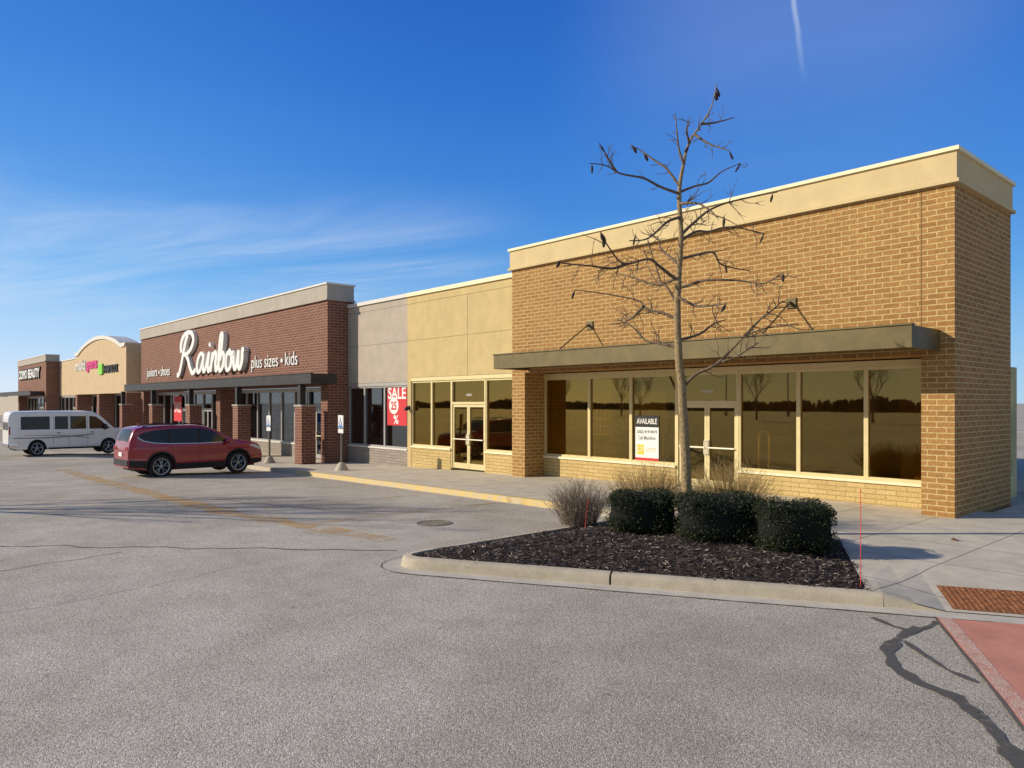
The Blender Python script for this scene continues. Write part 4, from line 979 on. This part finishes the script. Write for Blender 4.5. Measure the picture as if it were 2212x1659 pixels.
for i,(x,y,s_) in enumerate(((-75,-62,.8),(-58,-68,.9),(-40,-65,.9),(-27,-60,.8),(-98,-85,1.1),(-120,-90,.9))):
    dup(proto,(x,y,-.2),s_,i*1.3,'bare tree across the parking lot reflected in the corner store glass',GL)
random.seed(12)
b=MB()
def tline(x0,y0,x1,y1,h0,h1,n):
    for i in range(n):
        t=random.random(); x=x0+(x1-x0)*t;y=y0+(y1-y0)*t; h=h0+(h1-h0)*(.5+.5*noise.noise((x*.06,y*.06,2.)))*random.uniform(.6,1.1)
        for k in range(3):
            a=random.uniform(0,PI); w=random.uniform(.5,1.6); z=random.uniform(0,h); dx_,dy_=math.cos(a)*w,math.sin(a)*w
            b.add([(x-dx_,y-dy_,z-.6),(x+dx_,y+dy_,z-.5),(x+dx_*.6,y+dy_*.6,z+1.1),(x-dx_*.5,y-dy_*.5,z+.9)],[(0,1,2,3)])
tline(-330,-175,60,-175,.5,4,1500); tline(-420,60,-260,180,3,8,500)
tag(b.build('treeline',m_far,fixn=False),'low distant line of bare woods around the lot','trees',None,'stuff')
for i,(x,y) in enumerate(((-82,-98),(-70,-100))):
    t=empty('light_pole',(x,y,-.2),'tall parking light pole with twin box heads reflected in the store glass','light pole','light poles across the lot')
    MB().lathe([(.3,-.3),(.3,.7),(.001,.7)],(x,y,-.2),'z',14).build('base',m_kerb,t); MB().tube([(x,y,.4),(x,y,8.6)],[.12,.09],8).build('pole',m_dark,t)
    for sd in (-1,1): MB().box(x+sd*.85-.45,x+sd*.85+.45,y-.2,y+.2,8.5,8.72).build('lamp_head',m_dark,t)
    MB().box(x-.4,x+.4,y-.05,y+.05,8.55,8.63).build('cross_arm',m_dark,t)
# ------------------------------------------------------------------ light, sky, camera
EL=R(24); hz=Vector((.66,.75)).normalized()
sd=Vector((hz.x*math.cos(EL),hz.y*math.cos(EL),-math.sin(EL)))
sl=bpy.data.lights.new('Sun','SUN'); sl.energy=5.0; sl.angle=R(.5); sl.color=(1,.905,.745)
so=bpy.data.objects.new('Sun',sl); C.objects.link(so); so.rotation_euler=sd.to_track_quat('-Z','Y').to_euler(); so.location=(0,0,30)
w=bpy.data.worlds.new('World'); S.world=w; w.use_nodes=True; nt=w.node_tree; bg=nt.nodes['Background']
sky=nd(nt,'ShaderNodeTexSky'); sky.sky_type='NISHITA'; sky.sun_disc=False; sky.sun_elevation=EL; sky.sun_rotation=math.atan2(-hz.x,-hz.y)%(2*PI); sky.altitude=300; sky.air_density=1.; sky.dust_density=.3; sky.ozone_density=3.5
g=nd(nt,'ShaderNodeTexCoord').outputs['Generated']; sp=nd(nt,'ShaderNodeSeparateXYZ',{0:g}); X,Y,Z=sp.outputs
def dot(v): return nd(nt,'ShaderNodeVectorMath',{0:g,1:v},operation='DOT_PRODUCT').outputs['Value']
dr=dot((RT[0],RT[1],0)); df=dot((FW[0],FW[1],0)); ds_=dot((-hz.x,-hz.y,0))
zc=mth(nt,'MAXIMUM',Z,0.)
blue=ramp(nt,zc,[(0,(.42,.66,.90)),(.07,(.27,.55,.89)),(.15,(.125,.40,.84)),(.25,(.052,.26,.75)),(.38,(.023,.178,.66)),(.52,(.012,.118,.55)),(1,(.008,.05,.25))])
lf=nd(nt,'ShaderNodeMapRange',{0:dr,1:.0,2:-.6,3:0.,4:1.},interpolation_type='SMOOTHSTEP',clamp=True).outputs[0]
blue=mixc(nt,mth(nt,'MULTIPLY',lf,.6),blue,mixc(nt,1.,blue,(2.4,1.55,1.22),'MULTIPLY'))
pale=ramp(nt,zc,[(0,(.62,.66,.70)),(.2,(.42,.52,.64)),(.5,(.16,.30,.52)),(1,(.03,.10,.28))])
pm=mth(nt,'MAXIMUM',smooth(nt,ds_,.6,.95),nd(nt,'ShaderNodeMapRange',{0:df,1:.0,2:-.6,3:0.,4:1.},interpolation_type='SMOOTHSTEP',clamp=True).outputs[0])  # sky paled behind the camera and sunward, shaped for neutral fill light
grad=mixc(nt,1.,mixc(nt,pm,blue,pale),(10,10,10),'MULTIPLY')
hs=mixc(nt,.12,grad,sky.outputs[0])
iz=mth(nt,'ADD',zc,.10)
pa=mth(nt,'DIVIDE',dr,iz); pb=mth(nt,'DIVIDE',df,iz)
v1=nd(nt,'ShaderNodeCombineXYZ',{0:mth(nt,'MULTIPLY',pa,.45),1:mth(nt,'ADD',mth(nt,'MULTIPLY',pb,1.1),mth(nt,'MULTIPLY',pa,.30)),2:1.7}).outputs[0]
n1=noi(nt,v1,1.1,8,.66,.7)
cl=smooth(nt,n1,.34,.86)
mk=mth(nt,'MULTIPLY',mth(nt,'MULTIPLY',smooth(nt,Z,.05,.13),mth(nt,'SUBTRACT',1.,smooth(nt,Z,.17,.30))),mth(nt,'SUBTRACT',1.,smooth(nt,dr,-.16,.08)))
c1=mth(nt,'MULTIPLY',cl,mth(nt,'MULTIPLY',mk,.62))
mk2=mth(nt,'MULTIPLY',mth(nt,'MULTIPLY',smooth(nt,dr,.02,.28),mth(nt,'SUBTRACT',1.,smooth(nt,dr,.40,.6))),smooth(nt,Z,.16,.45))
c2=mth(nt,'MULTIPLY',smooth(nt,noi(nt,v1,.7,4,.5,.5),.2,.8),mth(nt,'MULTIPLY',mk2,.15))
def dv(u,v): return Vector((FW[0]+RT[0]*(u-CX)/F,FW[1]+RT[1]*(u-CX)/F,(CY-v)/F)).normalized()
nrm=dv(1714,0).cross(dv(1738,180)).normalized()
ds=mth(nt,'ABSOLUTE',mth(nt,'ADD',dot(tuple(nrm)),mth(nt,'MULTIPLY',mth(nt,'SUBTRACT',noi(nt,g,30.,3),.5),.004)))
tz=dv(1738,180).z
c3=mth(nt,'MULTIPLY',mth(nt,'MULTIPLY',mth(nt,'SUBTRACT',1.,smooth(nt,ds,.0003,.0045)),smooth(nt,Z,tz-.01,tz+.09)),mth(nt,'MULTIPLY',smooth(nt,df,0.,.2),.32))
cf=mth(nt,'ADD',c1,mth(nt,'ADD',c2,c3),clamp=True)
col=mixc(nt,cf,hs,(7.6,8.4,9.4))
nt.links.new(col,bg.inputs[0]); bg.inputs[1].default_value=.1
cam=bpy.data.cameras.new('Camera'); cam.sensor_width=36; cam.lens=F/2212*36; cam.shift_y=40.5/2212; cam.clip_end=8000; cam.clip_start=.05
co=bpy.data.objects.new('Camera',cam); C.objects.link(co); co.location=(0,0,H); co.rotation_euler=(R(90),0,math.atan2(.7455,.6665)); S.camera=co
S.view_settings.view_transform='Standard'; S.view_settings.look='None'; S.view_settings.exposure=0
